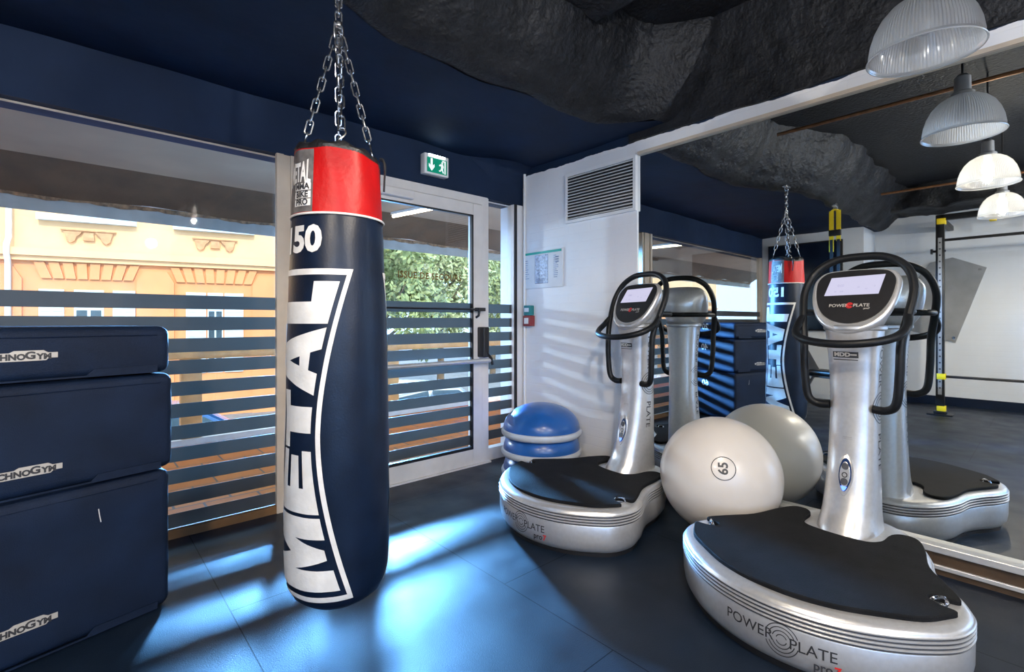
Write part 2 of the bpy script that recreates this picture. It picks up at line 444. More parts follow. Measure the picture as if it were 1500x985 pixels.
# window wall: header, brick return at the corner
bm = B(); box(bm, XL - .1, XW, YW, YW + .2, 2.15, ZH)
struct('wall_front', bm, M['walldark'])
bm = B(); box(bm, 2.845, XW, YW - .005, YW + .2, 0, 2.15); struct('wall_corner', bm, M['wall'])
bm = B(); rows = []
for i in range(31):                          # lumpy dark plaster fillet at the corner
    x = 2.30 + (XW - 2.30) * i / 30; row = []
    for k in range(9):
        a = PI / 2 * k / 8; rr = .12 * min(1, (i / 14))
        d = .02 * noise.noise((x * 6, a * 2, 0))
        row.append((x, YW - .002 - rr * (1 - math.sin(a)) + d * .3, ZL + .004 - rr * (1 - math.cos(a)) * 1.3 + d))
    rows.append(row)
rings(bm, rows, close=False); struct('trim_4', bm, M['walldark'], smooth=True)
# pillar wall and far white wall
bm = B(); box(bm, XL - .1, XP, 1.757, YW, 0, ZH); struct('wall_pillar', bm, M['wallback'])
bm = B(); box(bm, XL - .1, XL, YB, 1.757, 0, ZH); struct('wall_left', bm, M['wallback'])
bm = B(); box(bm, XL - .1, XW + .2, YB - .1, YB, 0, ZH); struct('wall_back', bm, M['wallback'])
bm = B(); box(bm, XL, XL + .015, YB, 1.757, 0, .12); struct('baseboard_left', bm, M['bagvinyl'])

# ------------------------------------------------------------------ windows and door (plane Y = 3.10)
def film_rows(bm, x0, x1, y, lo=.05):
    k = 0
    while True:
        zt = 1.288 - k * .1165
        if zt - .075 < lo: break
        box(bm, x0, x1, y - .001, y + .001, zt - .075, zt); k += 1
# window_1 : wide fixed pane
def window(name, x0, x1, zt, fw, m, films=True, fb=.06):
    bm = B()
    box(bm, x0, x0 + fw, YW + .0, YW + .07, 0, zt); box(bm, x1 - fw, x1, YW + .0, YW + .07, 0, zt)
    box(bm, x0 + fw, x1 - fw, YW + .06, YW + .07, zt - .008, zt); box(bm, x0 + fw, x1 - fw, YW, YW + .07, 0, fb)
    o = struct(name, bm, m)
    g = B(); box(g, x0 + fw, x1 - fw, YW + .030, YW + .036, fb, zt); struct('pane', g, M['glass'], o)
    f = B(); film_rows(f, x0 + fw, x1 - fw, YW + .026, fb + .002); struct('privacy_film', f, M['film'], o)
    return o
window('window_1', XP, .945 + .04, 2.15, .04, M['beige'], fb=.045)
bm = B(); box(bm, .985, 1.06, YW - .01, YW + .08, 0, 2.15); box(bm, .905, .945, YW - .012, YW + .02, 0, 2.15); struct('trim_5', bm, M['beige'])
bm = B(); box(bm, XP + .04, .905, YW - .006, YW + .02, 0, .046); struct('trim_7', bm, mat('brown_frame', (.17, .085, .03), .5, var=.2))
window('window_2', 1.06, 1.40, 2.15, .03, M['beige'], fb=.09)
window('window_3', 2.515, 2.845, 2.15, .025, M['frame'], fb=.10)
bm = B(); box(bm, 2.825, 2.85, YW - .012, YW + .02, 0, 2.15); struct('trim_6', bm, M['darkline'])
# door_1 : frame is setting, leaf belongs to it
bm = B()
box(bm, 1.40, 1.46, YW - .02, YW + .08, 0, 2.15); box(bm, 2.455, 2.515, YW - .02, YW + .08, 0, 2.15); box(bm, 1.46, 2.455, YW - .02, YW + .08, 2.085, 2.15)
door = struct('door_1', bm, M['frame'])
bm = B()
y0, y1 = YW - .035, YW + .03
box(bm, 1.465, 1.56, y0, y1, .012, 2.08, bev=.004); box(bm, 2.355, 2.45, y0, y1, .012, 2.08, bev=.004)
box(bm, 1.56, 2.355, y0, y1, 1.985, 2.08, bev=.004); box(bm, 1.56, 2.355, y0, y1, .012, .135, bev=.004)
struct('door_leaf', bm, M['frame'], door)
bm = B(); box(bm, 1.56, 2.355, YW - .004, YW + .002, .135, 1.985); struct('pane', bm, M['glass'], door)
bm = B(); film_rows(bm, 1.56, 2.355, YW - .008, .14); struct('privacy_film', bm, M['film'], door)
bm = B()
for a in ((1.556, 1.566, .135, 1.985), (2.343, 2.357, .135, 1.985)): box(bm, a[0], a[1], YW - .038, YW - .01, a[2], a[3])
box(bm, 1.56, 2.355, YW - .038, YW - .01, 1.975, 1.987); box(bm, 1.56, 2.355, YW - .038, YW - .01, .133, .155)
struct('glass_seal', bm, M['darkline'], door)
# push bar, pull rail, lock box, closer, lettering
bm = B(); tube(bm, [(1.50, YW - .11, .835), (2.47, YW - .11, .835)], .017, 12); box(bm, 1.48, 1.53, YW - .13, YW - .03, .80, .87, bev=.006)
bar = struct('push_bar', bm, M['alu'], door, smooth=True)
bm = B(); box(bm, 2.395, 2.455, YW - .12, YW - .034, .86, 1.10, bev=.01); tube(bm, [(2.43, YW - .11, .90), (2.47, YW - .12, .85), (2.485, YW - .12, .80)], .012, 8)
struct('lock_case', bm, M['black'], door)
bm = B(); tube(bm, [(1.50, YW - .09, 1.238), (2.40, YW - .09, 1.238)], .0075, 8); box(bm, 2.36, 2.43, YW - .10, YW - .05, 1.225, 1.252); tube(bm, [(2.40, YW - .06, 1.24), (2.395, YW - .055, 1.19), (2.385, YW - .034, 1.175)], .010, 8)
struct('pull_rail', bm, M['black'], door)
bm = B(); box(bm, 1.50, 1.80, YW - .085, YW - .034, 2.01, 2.07, bev=.008); struct('door_closer', bm, M['frame'], door)
bm = text_bm('ISSUE DE SECOURS', .066, .0016, space=1.12)
warp(bm, lambda x, y: (1.985 + x * .90, YW - .0055, 1.478 + y)); struct('lettering', bm, mat('gold_lettering', (.17, .085, .008), .45, .2, var=.1), door)
bm = B(); box(bm, 1.38, 2.53, YW - .05, YW + .08, 0, .012); struct('door_sill', bm, M['frame'], door)

# conduit, vent, plan, call points
bm = B(); tube(bm, [(XW - .013, YW - .035, .02), (XW - .013, YW - .035, 2.42)], .012, 10)
tag(obj('cable_conduit', bm, M['white']), 'thin white cable conduit running up the wall corner beside the exit door', 'conduit')
v = thing('air_vent', 'white louvred air vent high on the white brick wall', 'vent', (XW, 2.265, 2.115))
bm = B(); w, h = .325, .195
box(bm, -.02, 0, -w, w, h - .022, h); box(bm, -.02, 0, -w, w, -h, -h + .022); box(bm, -.02, 0, -w, -w + .022, -h + .022, h - .022); box(bm, -.02, 0, w - .012, w, -h + .022, h - .022)
obj('vent_frame', bm, M['white'], v, False)
bm = B(); box(bm, -.003, -.001, -w + .01, w - .01, -h + .01, h - .01); obj('backing', bm, M['darkline'], v, False)
for i in range(15):
    z = -h + .034 + i * .0232
    bm = B(); m4 = Matrix.Translation((-.011, 0, z)) @ Matrix.Rotation(R(-38), 4, 'Y')
    box(bm, -.010, .010, -w + .022, w - .012, -.0012, .0012, m4); obj('slat', bm, M['white'], v, False)

def on_right(y0, z0):                      # wall-plane mapper for the right wall seen from the room: text x -> -Y
    return lambda x, y, d=0: (XW - .012 - d, y0 - x, z0 + y)
p = thing('evacuation_plan', 'white evacuation plan board with green header on the white brick wall', 'sign', (XW, 2.852, 1.58))
bm = B(); box(bm, -.012, 0, -.228, .228, -.156, .156, bev=.003); obj('board', bm, M['plan'], p)
def pl(name, rects, m):
    bm = B()
    for (a, b, c, d) in rects: box(bm, -.0145, -.012, -b, -a, c, d)
    obj(name, bm, m, p, False)
pl('header', [(-.226, .215, .131, .15)], M['plangreen'])
rc = []
random.seed(3)
for i in range(46):
    x = random.uniform(-.08, .055); y = random.uniform(-.10, .115); s = random.uniform(.004, .012)
    rc.append((x, x + s, y, y + s * random.uniform(.4, 1.6)))
rc += [(-.085, .065, -.118, -.114), (-.085, .065, .118, .121), (-.085, -.082, -.118, .12), (.062, .065, -.118, .12), (-.07, .01, -.118, -.075)]
pl('floor_drawing', rc, M['planink'])
pl('drawing_field', [(-.0846, .0646, -.1175, .1195)], M['planblue'])
bm_obj = [o for o in p.children if o.name.startswith('drawing_field')][0]; bm_obj.location.x = .0012
rc = [(.13, .13 + .05 * random.uniform(.5, 1), .10 - i * .016, .106 - i * .016) for i in range(12)] + [(.15, .185, .045 + i * .02, .055 + i * .02) for i in range(3)]
rc += [(-.21, -.21 + .055 * random.uniform(.5, 1), .08 - i * .019, .085 - i * .019) for i in range(9)]
pl('legend', rc[:15], M['planink']); pl('legend', rc[15:], M['planink'])
t = thing('door_release', 'small teal and grey release box on the white wall above the red call point', 'switch', (XW, 3.005, 1.236))
bm = B(); box(bm, -.05, 0, -.045, .035, -.04, .045, bev=.006); obj('housing', bm, M['teal'], t)
bm = B(); box(bm, -.053, -.05, -.030, .022, -.012, .022); obj('label_plate', bm, M['plan'], t)
t = thing('call_point', 'dark red fire call point on the white wall beside the exit door', 'switch', (XW, 3.000, 1.148))
bm = B(); box(bm, -.055, .006, -.045, .045, -.045, .045, bev=.006); obj('housing', bm, M['redplastic'], t)
bm = B(); box(bm, -.058, -.055, -.025, .025, -.025, .025); obj('push_plate', bm, M['white'], t)

# exit sign on the header above the door
s = thing('exit_sign', 'green emergency exit sign with down arrow above the door', 'sign', (2.00, YW, 2.305))
bm = B(); box(bm, -.105, .105, -.06, 0, -.082, .068, bev=.006); obj('housing', bm, M['white'], s)
bm = B(); box(bm, -.085, .088, -.0615, -.06, -.068, .040); obj('green_panel', bm, M['greenpic'], s, False)
bm = B(); box(bm, -.07, .07, -.064, -.058, .052, .064); obj('led_strip', bm, M['led'], s, False)
bm = B()
def fl(pts):
    a = [bm.verts.new((x, -.0625, z)) for x, z in pts]; bm.faces.new(a)
fl([(-.056, .035), (-.038, .035), (-.038, -.018), (-.022, -.004), (-.022, -.026), (-.047, -.058), (-.072, -.026), (-.072, -.004), (-.056, -.018)])
obj('arrow', bm, M['whiteglow'], s, False)
bm = B()                                                   # door + running figure pictogram
fl([(.045, .034), (.076, .034), (.076, -.062), (.064, -.062), (.064, .024), (.045, .024)])
fl([(.030, .006), (.052, .006), (.058, -.012), (.050, -.03), (.060, -.058), (.050, -.058), (.040, -.036), (.030, -.05), (.016, -.05), (.016, -.042), (.028, -.040), (.036, -.022), (.034, -.006), (.022, -.012), (.016, -.004)])
c = [(.045 + .008 * math.cos(k * PI / 6), .016 + .008 * math.sin(k * PI / 6)) for k in range(12)]; fl(c)
obj('pictogram', bm, M['whiteglow'], s, False)

# ------------------------------------------------------------------ outside
bm = B(); box(bm, -7, 7, YW + .02, 5.35, -.3, -.004); struct('terrace_floor', bm, M['terra'], label='terracotta tiled terrace outside the window')
bm = B(); box(bm, -7, 7, 5.35, 5.5, -.3, .05); struct('terrace_curb', bm, M['curb'], label='pale curb at the terrace edge')
bm = B(); box(bm, -40, 45, 5.5, 60, -1.8, -1.6); struct('street', bm, M['asphalt'], label='grey street beyond the terrace')
# canopy / awning
a = thing('terrace_awning', 'grey soffit and rolled brown awning with rusty fringe outside the window', 'awning', (0, YW + .2, 2.3))
bm = B(); box(bm, -7, 7, 0, 1.42, 0, .06); obj('soffit', bm, M['soffit'], a, False)
bm = B(); rows = []
for i in range(57):
    x = -7 + 14 * i / 56
    rows.append([(x, 1.40 + .45 * t, .03 - .22 * t ** 1.3 + .012 * math.sin(i * 1.3) * t) for t in (0, .2, .4, .6, .8, 1)] + [(x, 1.42 + .45 * t, .05 - .22 * t ** 1.3) for t in (1, .5, 0)])
rings(bm, rows, close=False); obj('fabric', bm, M['awning'], a)
bm = B(); tube(bm, [(-7, 1.86, -.17), (7, 1.86, -.17)], .016, 10); obj('front_rod', bm, M['alu'], a)
bm = B(); rows = []
for i in range(281):
    x = -7 + .05 * i
    rows.append([(x, 1.85, -.185), (x, 1.852, -.215 - .010 * abs(math.sin(i * 2.1)) - .006 * math.sin(i * .7))])
rings(bm, rows, close=False); obj('fringe', bm, M['rust'], a)
bm = B(); box(bm, -7, 7, 1.87, 1.878, -.315, -.175); obj('valance', bm, M['valance'], a, False)
for (x, y0_, dx, lab) in ((2.72, 3.75, -.18, 'fluorescent tube lamp under the canopy, seen through the exit door'), (-.80, 3.22, .12, 'fluorescent tube lamp under the canopy, seen in the mirror')):
    t = thing('tube_light', lab, 'lamp', (x, y0_, 2.262), 0, 'canopy tube lights')
    bm = B(); box(bm, -.03, .03, -.02, .97, .012, .038, Matrix.Shear('XY', 4, (0, 0)) if False else Matrix.Rotation(math.atan2(-dx, .95), 4, 'Z')); obj('batten', bm, M['white'], t)
    bm = B(); tube(bm, [(0, 0, 0), (dx, .95, 0)], .016, 10); obj('tube', bm, M['tubelight'], t)
# railing
r = thing('terrace_railing', 'orange wooden railing along the terrace edge', 'railing', (0, 5.42, .05))
bm = B(); box(bm, -7, 7, -.04, .04, .74, .815, bev=.01); obj('top_rail', bm, M['railwood'], r)
for x in (-5.2, -3.2, -1.2, .83, 2.9, 4.9):
    bm = B(); box(bm, x - .085, x + .085, -.05, .05, 0, .74, bev=.01); obj('post', bm, M['railwood'], r)
# facade across the street, turned 13.5 degrees
f = thing('apartment_building', 'orange stucco building with pale shutters across the street', 'building', (0, 17, 0), math.atan2(-.2334, .9724))
bm = B(); box(bm, -64, 5.75, .0, 3, -1.6, 2.66); obj('lower_wall', bm, M['stucco'], f, False)
bm = B(); box(bm, -64, 5.75, .03, 3, 2.66, 7.5); obj('upper_wall', bm, M['stuccolight'], f, False)
bm = B(); box(bm, -64, 5.8, -.22, .05, 2.78, 2.96); box(bm, -64, 5.8, -.13, .05, 2.66, 2.78); obj('cornice', bm, M['stuccolight'], f, False)
def relief(name, m, polys, d=.07):
    bm = B()
    for pts in polys:
        prism(bm, pts, 0, d, Matrix(((1, 0, 0, 0), (0, 0, -1, .005), (0, 1, 0, 0), (0, 0, 0, 1))))
    return obj(name, bm, m, f, False)
bays = [-60, -55.5, -51, -46.5, -42, -37.5, -33, -6.5, -3.1, .35, 3.18]
for bx in bays:
    n = 8; pol = []
    for k in range(n):
        u0 = -1.0 + 2.0 * k / n + .025; u1 = -1.0 + 2.0 * (k + 1) / n - .025; sl = -.12
        c0 = (k + .5 - n / 2) / n
        pol.append([(bx + u0 - c0 * .12, 2.23), (bx + u1 - c0 * .12, 2.23), (bx + u1 + c0 * .22, 2.64), (bx + u0 + c0 * .22, 2.64)])
    relief('arch_stones', M['stucco'], pol, .07)
    w_ = .72 if bx != 3.18 else .46
    bm = B(); box(bm, bx - w_ * .42, bx + w_ * .42, -.02, .02, -.35, 1.95); wn = obj('window', bm, M['shutter'], f, False)
    bm = B()
    for c0 in (-.5, .5):
        for q in range(5):
            box(bm, bx + c0 * w_ * .40 - w_ * .15, bx + c0 * w_ * .40 + w_ * .15, -.03, -.015, 1.50 - q * .42, 1.84 - q * .42)
    obj('pane', bm, M['pane'], wn, False)
    for sg in (-1, 1):
        bm = B(); x0 = bx + sg * w_ * 1.02
        box(bm, x0 - .24, x0 + .24, -.05, -.005, -.35, 1.95)
        for q in range(16):
            for hh in (-.115, .115): box(bm, x0 + hh - .085, x0 + hh + .085, -.062, -.05, 1.86 - q * .14 - .05, 1.86 - q * .14)
        obj('shutter', bm, M['shutter'], f, False)
    bm = B(); box(bm, bx - 1.0, bx + 1.0, -.16, .04, 3.70, 3.86); obj('sill', bm, M['shutter'], f, False)
    # carved scroll panel under the sill
    pol = []
    for sg in (-1, 1):
        pol.append([(bx + sg * .50, 3.46), (bx + sg * .14, 3.46), (bx + sg * .17, 3.40), (bx + sg * .24, 3.34), (bx + sg * .28, 3.22), (bx + sg * .36, 3.16), (bx + sg * .44, 3.22), (bx + sg * .47, 3.34)][::sg])
    pol.append([(bx - .12, 3.24), (bx + .12, 3.24), (bx + .10, 3.44), (bx - .10, 3.44)])
    pol.append([(bx - .56, 3.48), (bx + .56, 3.48), (bx + .56, 3.51), (bx - .56, 3.51)])
    relief('scroll_ornament', M['stuccodark'], pol, .06)
for x in (-8.2, -4.8, -1.35, 1.78, 4.55):
    relief('pilaster', M['stucco'], [[(x - .42, -1.6), (x + .42, -1.6), (x + .42, 2.2), (x + .26, 2.5), (x - .26, 2.5), (x - .42, 2.2)]], .09)
bm = B(); tube(bm, [(-1.15, -.18, -1.6), (-1.15, -.18, 2.6), (-1.15, -.26, 2.8), (-1.15, -.26, 3.0), (-1.15, -.12, 3.2), (-1.15, -.12, 7.4)], .06, 10); obj('drainpipe', bm, M['curb'], f)
# pale block seen through the side pane
b2 = thing('grey_building', 'pale grey building with tall ribs beyond the trees', 'building', (19.5, 19.5, 0))
bm = B(); box(bm, -1.6, 6, 0, 3, -1.6, 3.3); obj('wall', bm, M['concrete'], b2, False)
for x in (-1.3, -.4, .6, 1.6, 2.6):
    bm = B(); box(bm, x - .12, x + .12, -.25, 0, -1.6, 3.3); obj('rib', bm, M['shutter'], b2, False)
for x in (-.85, .1, 1.1, 2.1):
    bm = B(); box(bm, x - .3, x + .3, -.02, .02, -1.0, 2.9); obj('window', bm, M['pane'], b2, False)

def tree(loc, h, rad, m, label, nleaf, sd):
    rd = random.Random(sd)
    t = thing('leafy_tree', label, 'tree', loc, 0, 'street trees')
    bm = B(); tube(bm, smooth_path([(0, 0, 0), (.05, .02, h * .25), (-.04, .05, h * .5), (.03, 0, h * .8)], 5), lambda u: .16 * (1 - .75 * u), 9)
    for k in range(7):
        a = k * 2.4; zz = h * (.4 + .05 * k)
        tube(bm, smooth_path([(0, 0, zz), (rad * .4 * math.cos(a), rad * .4 * math.sin(a), zz + h * .1), (rad * .75 * math.cos(a), rad * .75 * math.sin(a), zz + h * .22)], 4), lambda u: .06 * (1 - .8 * u), 6)
    obj('trunk', bm, M['bark'], t)
    bm = B()
    cl = [(Vector((rd.gauss(0, .42) * rad, rd.gauss(0, .42) * rad, h * rd.uniform(.32, .95))), rd.uniform(.25, .5) * rad) for _ in range(26)]
    for i in range(nleaf):
        c, q = rd.choice(cl)
        d = Vector((rd.gauss(0, 1), rd.gauss(0, 1), rd.gauss(0, 1))).normalized()
        P = c + d * q * rd.uniform(.55, 1.05)
        a = Vector((rd.gauss(0, 1), rd.gauss(0, 1), rd.gauss(0, 1))).normalized(); b = a.cross(d + Vector((.01, .02, .03))).normalized()
        L = rd.uniform(.07, .13); w = L * .45
        vs = [bm.verts.new(P + a * L * q0 + b * w * q1) for q0, q1 in ((-1, 0), (0, -1), (1, 0), (0, 1))]
        bm.faces.new(vs)
    me = bpy.data.meshes.new('foliage'); bm.to_mesh(me); bm.free(); me.materials.append(m)
    o = bpy.data.objects.new('foliage', me); C.objects.link(o); o.parent = t
tree((6.6, 13.0, -1.6), 5.2, 1.7, M['leaf'], 'olive green tree on the left behind the exit door glass', 9000, 1)
tree((10.4, 15.6, -1.6), 5.9, 1.8, M['leaf_b'], 'pale green tree in the middle behind the exit door glass', 9000, 2)
tree((15.0, 18.0, -1.6), 6.4, 2.0, M['leaf'], 'olive green tree on the right behind the exit door glass', 8000, 3)

def car(loc, rz, m, label):
    t = thing('parked_car', label, 'car', loc, rz)
    side = [(-2.1, .35), (-2.15, .62), (-2.0, .80), (-1.55, .90), (-.95, 1.32), (-.2, 1.42), (.55, 1.36), (1.15, .95), (1.85, .82), (2.1, .62), (2.1, .35)]
    bm = B(); rows = []
    for w, s in ((-.82, .94), (-.86, .985), (-.80, 1), (0, 1.01), (.80, 1), (.86, .985), (.82, .94)):
        rows.append([(x, w * (1 if z < .95 else .86), .35 + (z - .35) * s) for x, z in side])
    rings(bm, rows, close=True, cap0=True, cap1=True); body = obj('body', bm, m, t)
    for sg in (-1, 1):
        for pts in ([(-1.35, .93), (-.9, 1.26), (-.25, 1.33), (-.25, .93)], [(-.15, .93), (-.15, 1.33), (.5, 1.28), (1.0, .93)]):
            bm = B(); vs = [bm.verts.new((x, sg * (.872 if z < 1 else .755), z)) for x, z in pts]; bm.faces.new(vs)
            obj('side_window', bm, M['pane'], t, False)
    for x in (-1.35, 1.3):
        for sg in (-1, 1):
            bm = B(); m4 = Matrix.Translation((x, sg * .76, .32)) @ Matrix.Rotation(PI / 2, 4, 'X')
            bmesh.ops.create_cone(bm, cap_ends=True, segments=24, radius1=.32, radius2=.32, depth=.2, matrix=m4); obj('wheel', bm, M['tyre'], t)
car((5.6, 9.2, -1.6), 0, M['carwhite'], 'white car parked below the terrace, seen through the door slats')
car((1.0, 9.4, -1.6), 0, M['carblue'], 'blue car parked below the terrace, seen through the left slats')

# ------------------------------------------------------------------ punching bag
BX, BY = .717, 1.731
bag = thing('punching_bag', 'navy and red heavy punching bag hanging on chains from the ceiling', 'punching bag', (BX, BY, 0))
prof = [(.0, .160), (.05, .160), (.09, .165), (.125, .176), (.150, .196), (.166, .230), (.1745, .27), (.1775, .36), (.1785, .5), (.1775, .7), (.1745, .9), (.170, 1.1), (.164, 1.3), (.158, 1.43), (.153, 1.51)]
def brad(z):
    for (r0, z0), (r1, z1) in zip(prof[1:], prof[2:]):
        if z0 <= z <= z1: return r0 + (r1 - r0) * (z - z0) / (z1 - z0)
    return .153
def lump(a, z): return .0028 * noise.noise((math.cos(a) * 2, math.sin(a) * 2, z * 4)) + .0014 * noise.noise((math.cos(a) * 5, math.sin(a) * 5, z * 9))
pz = []
for (r0, z0), (r1, z1) in zip(prof, prof[1:]):
    n = max(1, int((z1 - z0) / .03))
    for k in range(n): pz.append((r0 + (r1 - r0) * k / n, z0 + (z1 - z0) * k / n))
pz.append(prof[-1])
bm = B(); n = 72
rings(bm, [[((r + (lump(2 * PI * i / n, z) if r > .1 else 0)) * math.cos(2 * PI * i / n), (r + (lump(2 * PI * i / n, z) if r > .1 else 0)) * math.sin(2 * PI * i / n), z) for i in range(n)] for r, z in pz[1:]], True, True)
body = obj('body', bm, M['bagvinyl'], bag, ang=60)
def on_bag(a, z, d=.0016):
    r = brad(z) + lump(a, z) + d
    return (r * math.cos(a), r * math.sin(a), z)
# red cap with slightly creased surface and sloping rim
SL = Vector((math.cos(R(-52)), math.sin(R(-52))))
def rimz(a): return 1.732 - .012 * (math.cos(a) * SL.x + math.sin(a) * SL.y) + .006 * math.sin(3 * a + 1)
def caprad(a, t): return .1555 - .009 * t + .004 * math.sin(a * 9 + 3 * t) * t * (1 - .4 * t) + .003 * math.sin(a * 4 + 1)
bm = B(); rows = []
for k in range(17):
    t = k / 16
    rows.append([(caprad(2 * PI * i / 120, t) * math.cos(2 * PI * i / 120), caprad(2 * PI * i / 120, t) * math.sin(2 * PI * i / 120), 1.508 + (rimz(2 * PI * i / 120) - 1.508) * t) for i in range(120)])
rings(bm, rows); cap = obj('red_cap', bm, M['bagred'], bag, ang=70)
cap['label'] = 'red vinyl cap band'
def on_cap(a, z, d=.0018):
    t = (z - 1.508) / (1.732 - 1.508); r = caprad(a, t) + d
    return (r * math.cos(a), r * math.sin(a), z)
bm = B(); tube(bm, [((.158) * math.cos(2 * PI * i / 72), (.158) * math.sin(2 * PI * i / 72), 1.507) for i in range(72)], .004, 6, closed=True); obj('piping', bm, M['bagwhite'], bag)
bm = B(); rows = []
for k, (q, dz) in enumerate(((1.0, -.004), (1.01, .008), (.94, .022), (.7, .030), (.3, .028), (.02, .025))):
    rows.append([(caprad(2 * PI * i / 72, 1) * q * math.cos(2 * PI * i / 72), caprad(2 * PI * i / 72, 1) * q * math.sin(2 * PI * i / 72), rimz(2 * PI * i / 72) + dz + (.006 * math.sin(i * .9) if 1 < k < 5 else 0)) for i in range(72)])
rings(bm, rows, True, False, True); obj('top_cover', bm, M['bagblack'], bag)
bm = B()
a0 = R(-40)
tube(bm, smooth_path([on_cap(a0, 1.735, .004), on_cap(a0 + .05, 1.72, .022), on_cap(a0 + .02, 1.66, .016), on_cap(a0 + .06, 1.62, .012)], 6), .004, 6); tube(bm, smooth_path([on_cap(a0 - .05, 1.735, .004), on_cap(a0 - .03, 1.73, .018), on_cap(a0 + .01, 1.68, .02)], 6), .004, 6)
obj('lace', bm, M['bagblack'], bag)
# METAL lettering -----------------------------------------------------------
GL = {'M': [[(0, 0), (0, 1), (.34, 1), (.5, .60), (.66, 1), (1, 1), (1, 0), (.71, 0), (.71, .50), (.57, .04), (.43, .04), (.29, .50), (.29, 0)]],
      'E': [[(0, 0), (0, 1), (1, 1), (1, .745), (.40, .745), (.40, .64), (.92, .64), (.92, .375), (.40, .375), (.40, .265), (1, .265), (1, 0)]],
      'T': [[(.27, 0), (.27, .72), (0, .72), (0, 1), (1, 1), (1, .72), (.73, .72), (.73, 0)]],
      'A': [[(0, 0), (.27, 1), (.5, 1), (.5, .72), (.43, .42), (.5, .42), (.5, .20), (.37, .20), (.32, 0)], [(1, 0), (.68, 0), (.63, .20), (.5, .20), (.5, .42), (.57, .42), (.5, .72), (.5, 1), (.73, 1)]],
      'L': [[(0, 0), (0, 1), (.52, 1), (.52, .28), (1, .28), (1, 0)]]}
Z0, Z1 = .222, 1.322
def half(z):
    u = abs(2 * (z - Z0) / (Z1 - Z0) - 1)
    return R(31 + 35 * u ** 1.7)
LET = [('M', .262, .505), ('E', .517, .722), ('T', .730, .918), ('A', .905, 1.128), ('L', 1.140, 1.280)]
def logo(center, parent):
    bm = B()
    def inset(z): return half(z) - R(10.5)
    for ch, z0, z1 in LET:
        for poly in GL[ch]:
            q = B(); q.faces.new([q.verts.new((x, y, 0)) for x, y in poly]); 
            refine(q, .11)
            warp(q, lambda x, y: on_bag(center + (1 - 2 * y) * inset(z0 + (z1 - z0) * x), z0 + (z1 - z0) * x))
            merge(bm, q)
    obj('lettering', bm, M['bagwhite'], parent)
    # concave frame
    bm = B(); st = R(5.2); n = 60
    for sg in (-1, 1):
        rows = []
        for k in range(n + 1):
            z = Z0 + (Z1 - Z0) * k / n
            rows.append([on_bag(center + sg * (half(z) - st * q), z, .0018) for q in (0, .5, 1)])
        rings(bm, rows, close=False)
    for (za, zb) in ((Z0, Z0 + .020), (Z1 - .020, Z1)):
        rows = []
        for k in range(41):
            a = -1 + 2 * k / 40
            rows.append([on_bag(center + a * (half(z) - R(1)), z, .0018) for z in (za, (za + zb) / 2, zb)])
        rings(bm, rows, close=False)
    obj('logo_frame', bm, M['bagwhite'], parent)
    tb = text_bm('150', .120, .005, maxlen=.03)
    warp(tb, lambda x, y: on_bag(center - R(3) + x / .155 * 1.0, 1.418 + y)); obj('weight_number', tb, M['bagwhite'], parent)
    # grey patch with words on the red cap
    pc = center - R(6)
    q = quad_bm(-.064, .064, 1.513, 1.724, .03); warp(q, lambda x, y: on_cap(pc + x / .155, y)); obj('cap_patch', q, M['baggrey'], parent)
    wb = text_bm('METAL', .085, .003, maxlen=.02)
    warp(wb, lambda x, y: on_cap(pc + (x * .40 + .004) / .155, 1.643 + y * (1 + .5 * (abs(x) / .13) ** 2), .0034))
    ib = B()
    for s_, zz in (('MMA', 1.597), ('BIKE', 1.5705), ('PRO', 1.544)):
        q = quad_bm(-.012, .058, zz - .0115, zz + .0115, .02); warp(q, lambda x, y: on_cap(pc + x / .155, y, .0030)); merge(wb, q)
        q = text_bm(s_, .028, .001, maxlen=.015); warp(q, lambda x, y: on_cap(pc + (x * .95 + .023) / .155, zz + y, .0044)); merge(ib, q)
    obj('patch_lettering', wb, M['bagwhite'], parent); obj('patch_lettering', ib, M['ink'], parent)
logo(R(-162), bag); logo(R(18), bag)

def chain_link(bm, P, d, side, L=.046, w=.011, r=.0034):
    d = Vector(d).normalized(); s = Vector(side).normalized()
    s = (s - d * s.dot(d)).normalized(); pts = []
    for k in range(9): a = PI * k / 8; pts.append(P + d * (L / 2 - w) + s * w * math.cos(a) + d * w * math.sin(a))
    for k in range(9): a = PI + PI * k / 8; pts.append(P - d * (L / 2 - w) + s * w * math.cos(a) + d * w * math.sin(a))
    tube(bm, pts, r, 6, closed=True)
def chain(bm, a, b, L=.054, r=.0031):
    a, b = Vector(a), Vector(b); d = b - a; step = L - 4.2 * r; n = max(1, round(d.length / step)); u = d.normalized()
    s1 = u.cross(Vector((.3, .9, .2))).normalized(); s2 = u.cross(s1)
    for k in range(n):
        chain_link(bm, a + d * ((k + .5) / n), u, (s1 if k % 2 == 0 else s2), d.length / n + 4.2 * r, .0105, r)
apex = Vector((0, 0, 2.205))
for k, ang in enumerate((-112 - 82, -112 + 78, -112 + 5, 68)):
    a = R(ang); e = Vector((.118 * math.cos(a), .118 * math.sin(a), 1.748 + .010))
    top = apex + Vector((.012 * math.cos(a), .012 * math.sin(a), -.03))
    hk = e + (top - e).normalized() * .055
    bm = B(); chain(bm, hk, top); obj('chain', bm, M['chain'], bag)
    bm = B(); d = (top - e).normalized(); s_ = Vector((-math.sin(a), math.cos(a), 0))
    pts = [e + s_ * .012 - d * .012, e - d * .020, e - s_ * .012 - d * .008, e - s_ * .010 + d * .008, e + s_ * .004 + d * .022, e + s_ * .013 + d * .040, e + s_ * .006 + d * .054, e - s_ * .008 + d * .052, e - s_ * .011 + d * .042]
    tube(bm, smooth_path(pts, 5), .0036, 7); obj('hook', bm, M['chain'], bag)
bm = B()
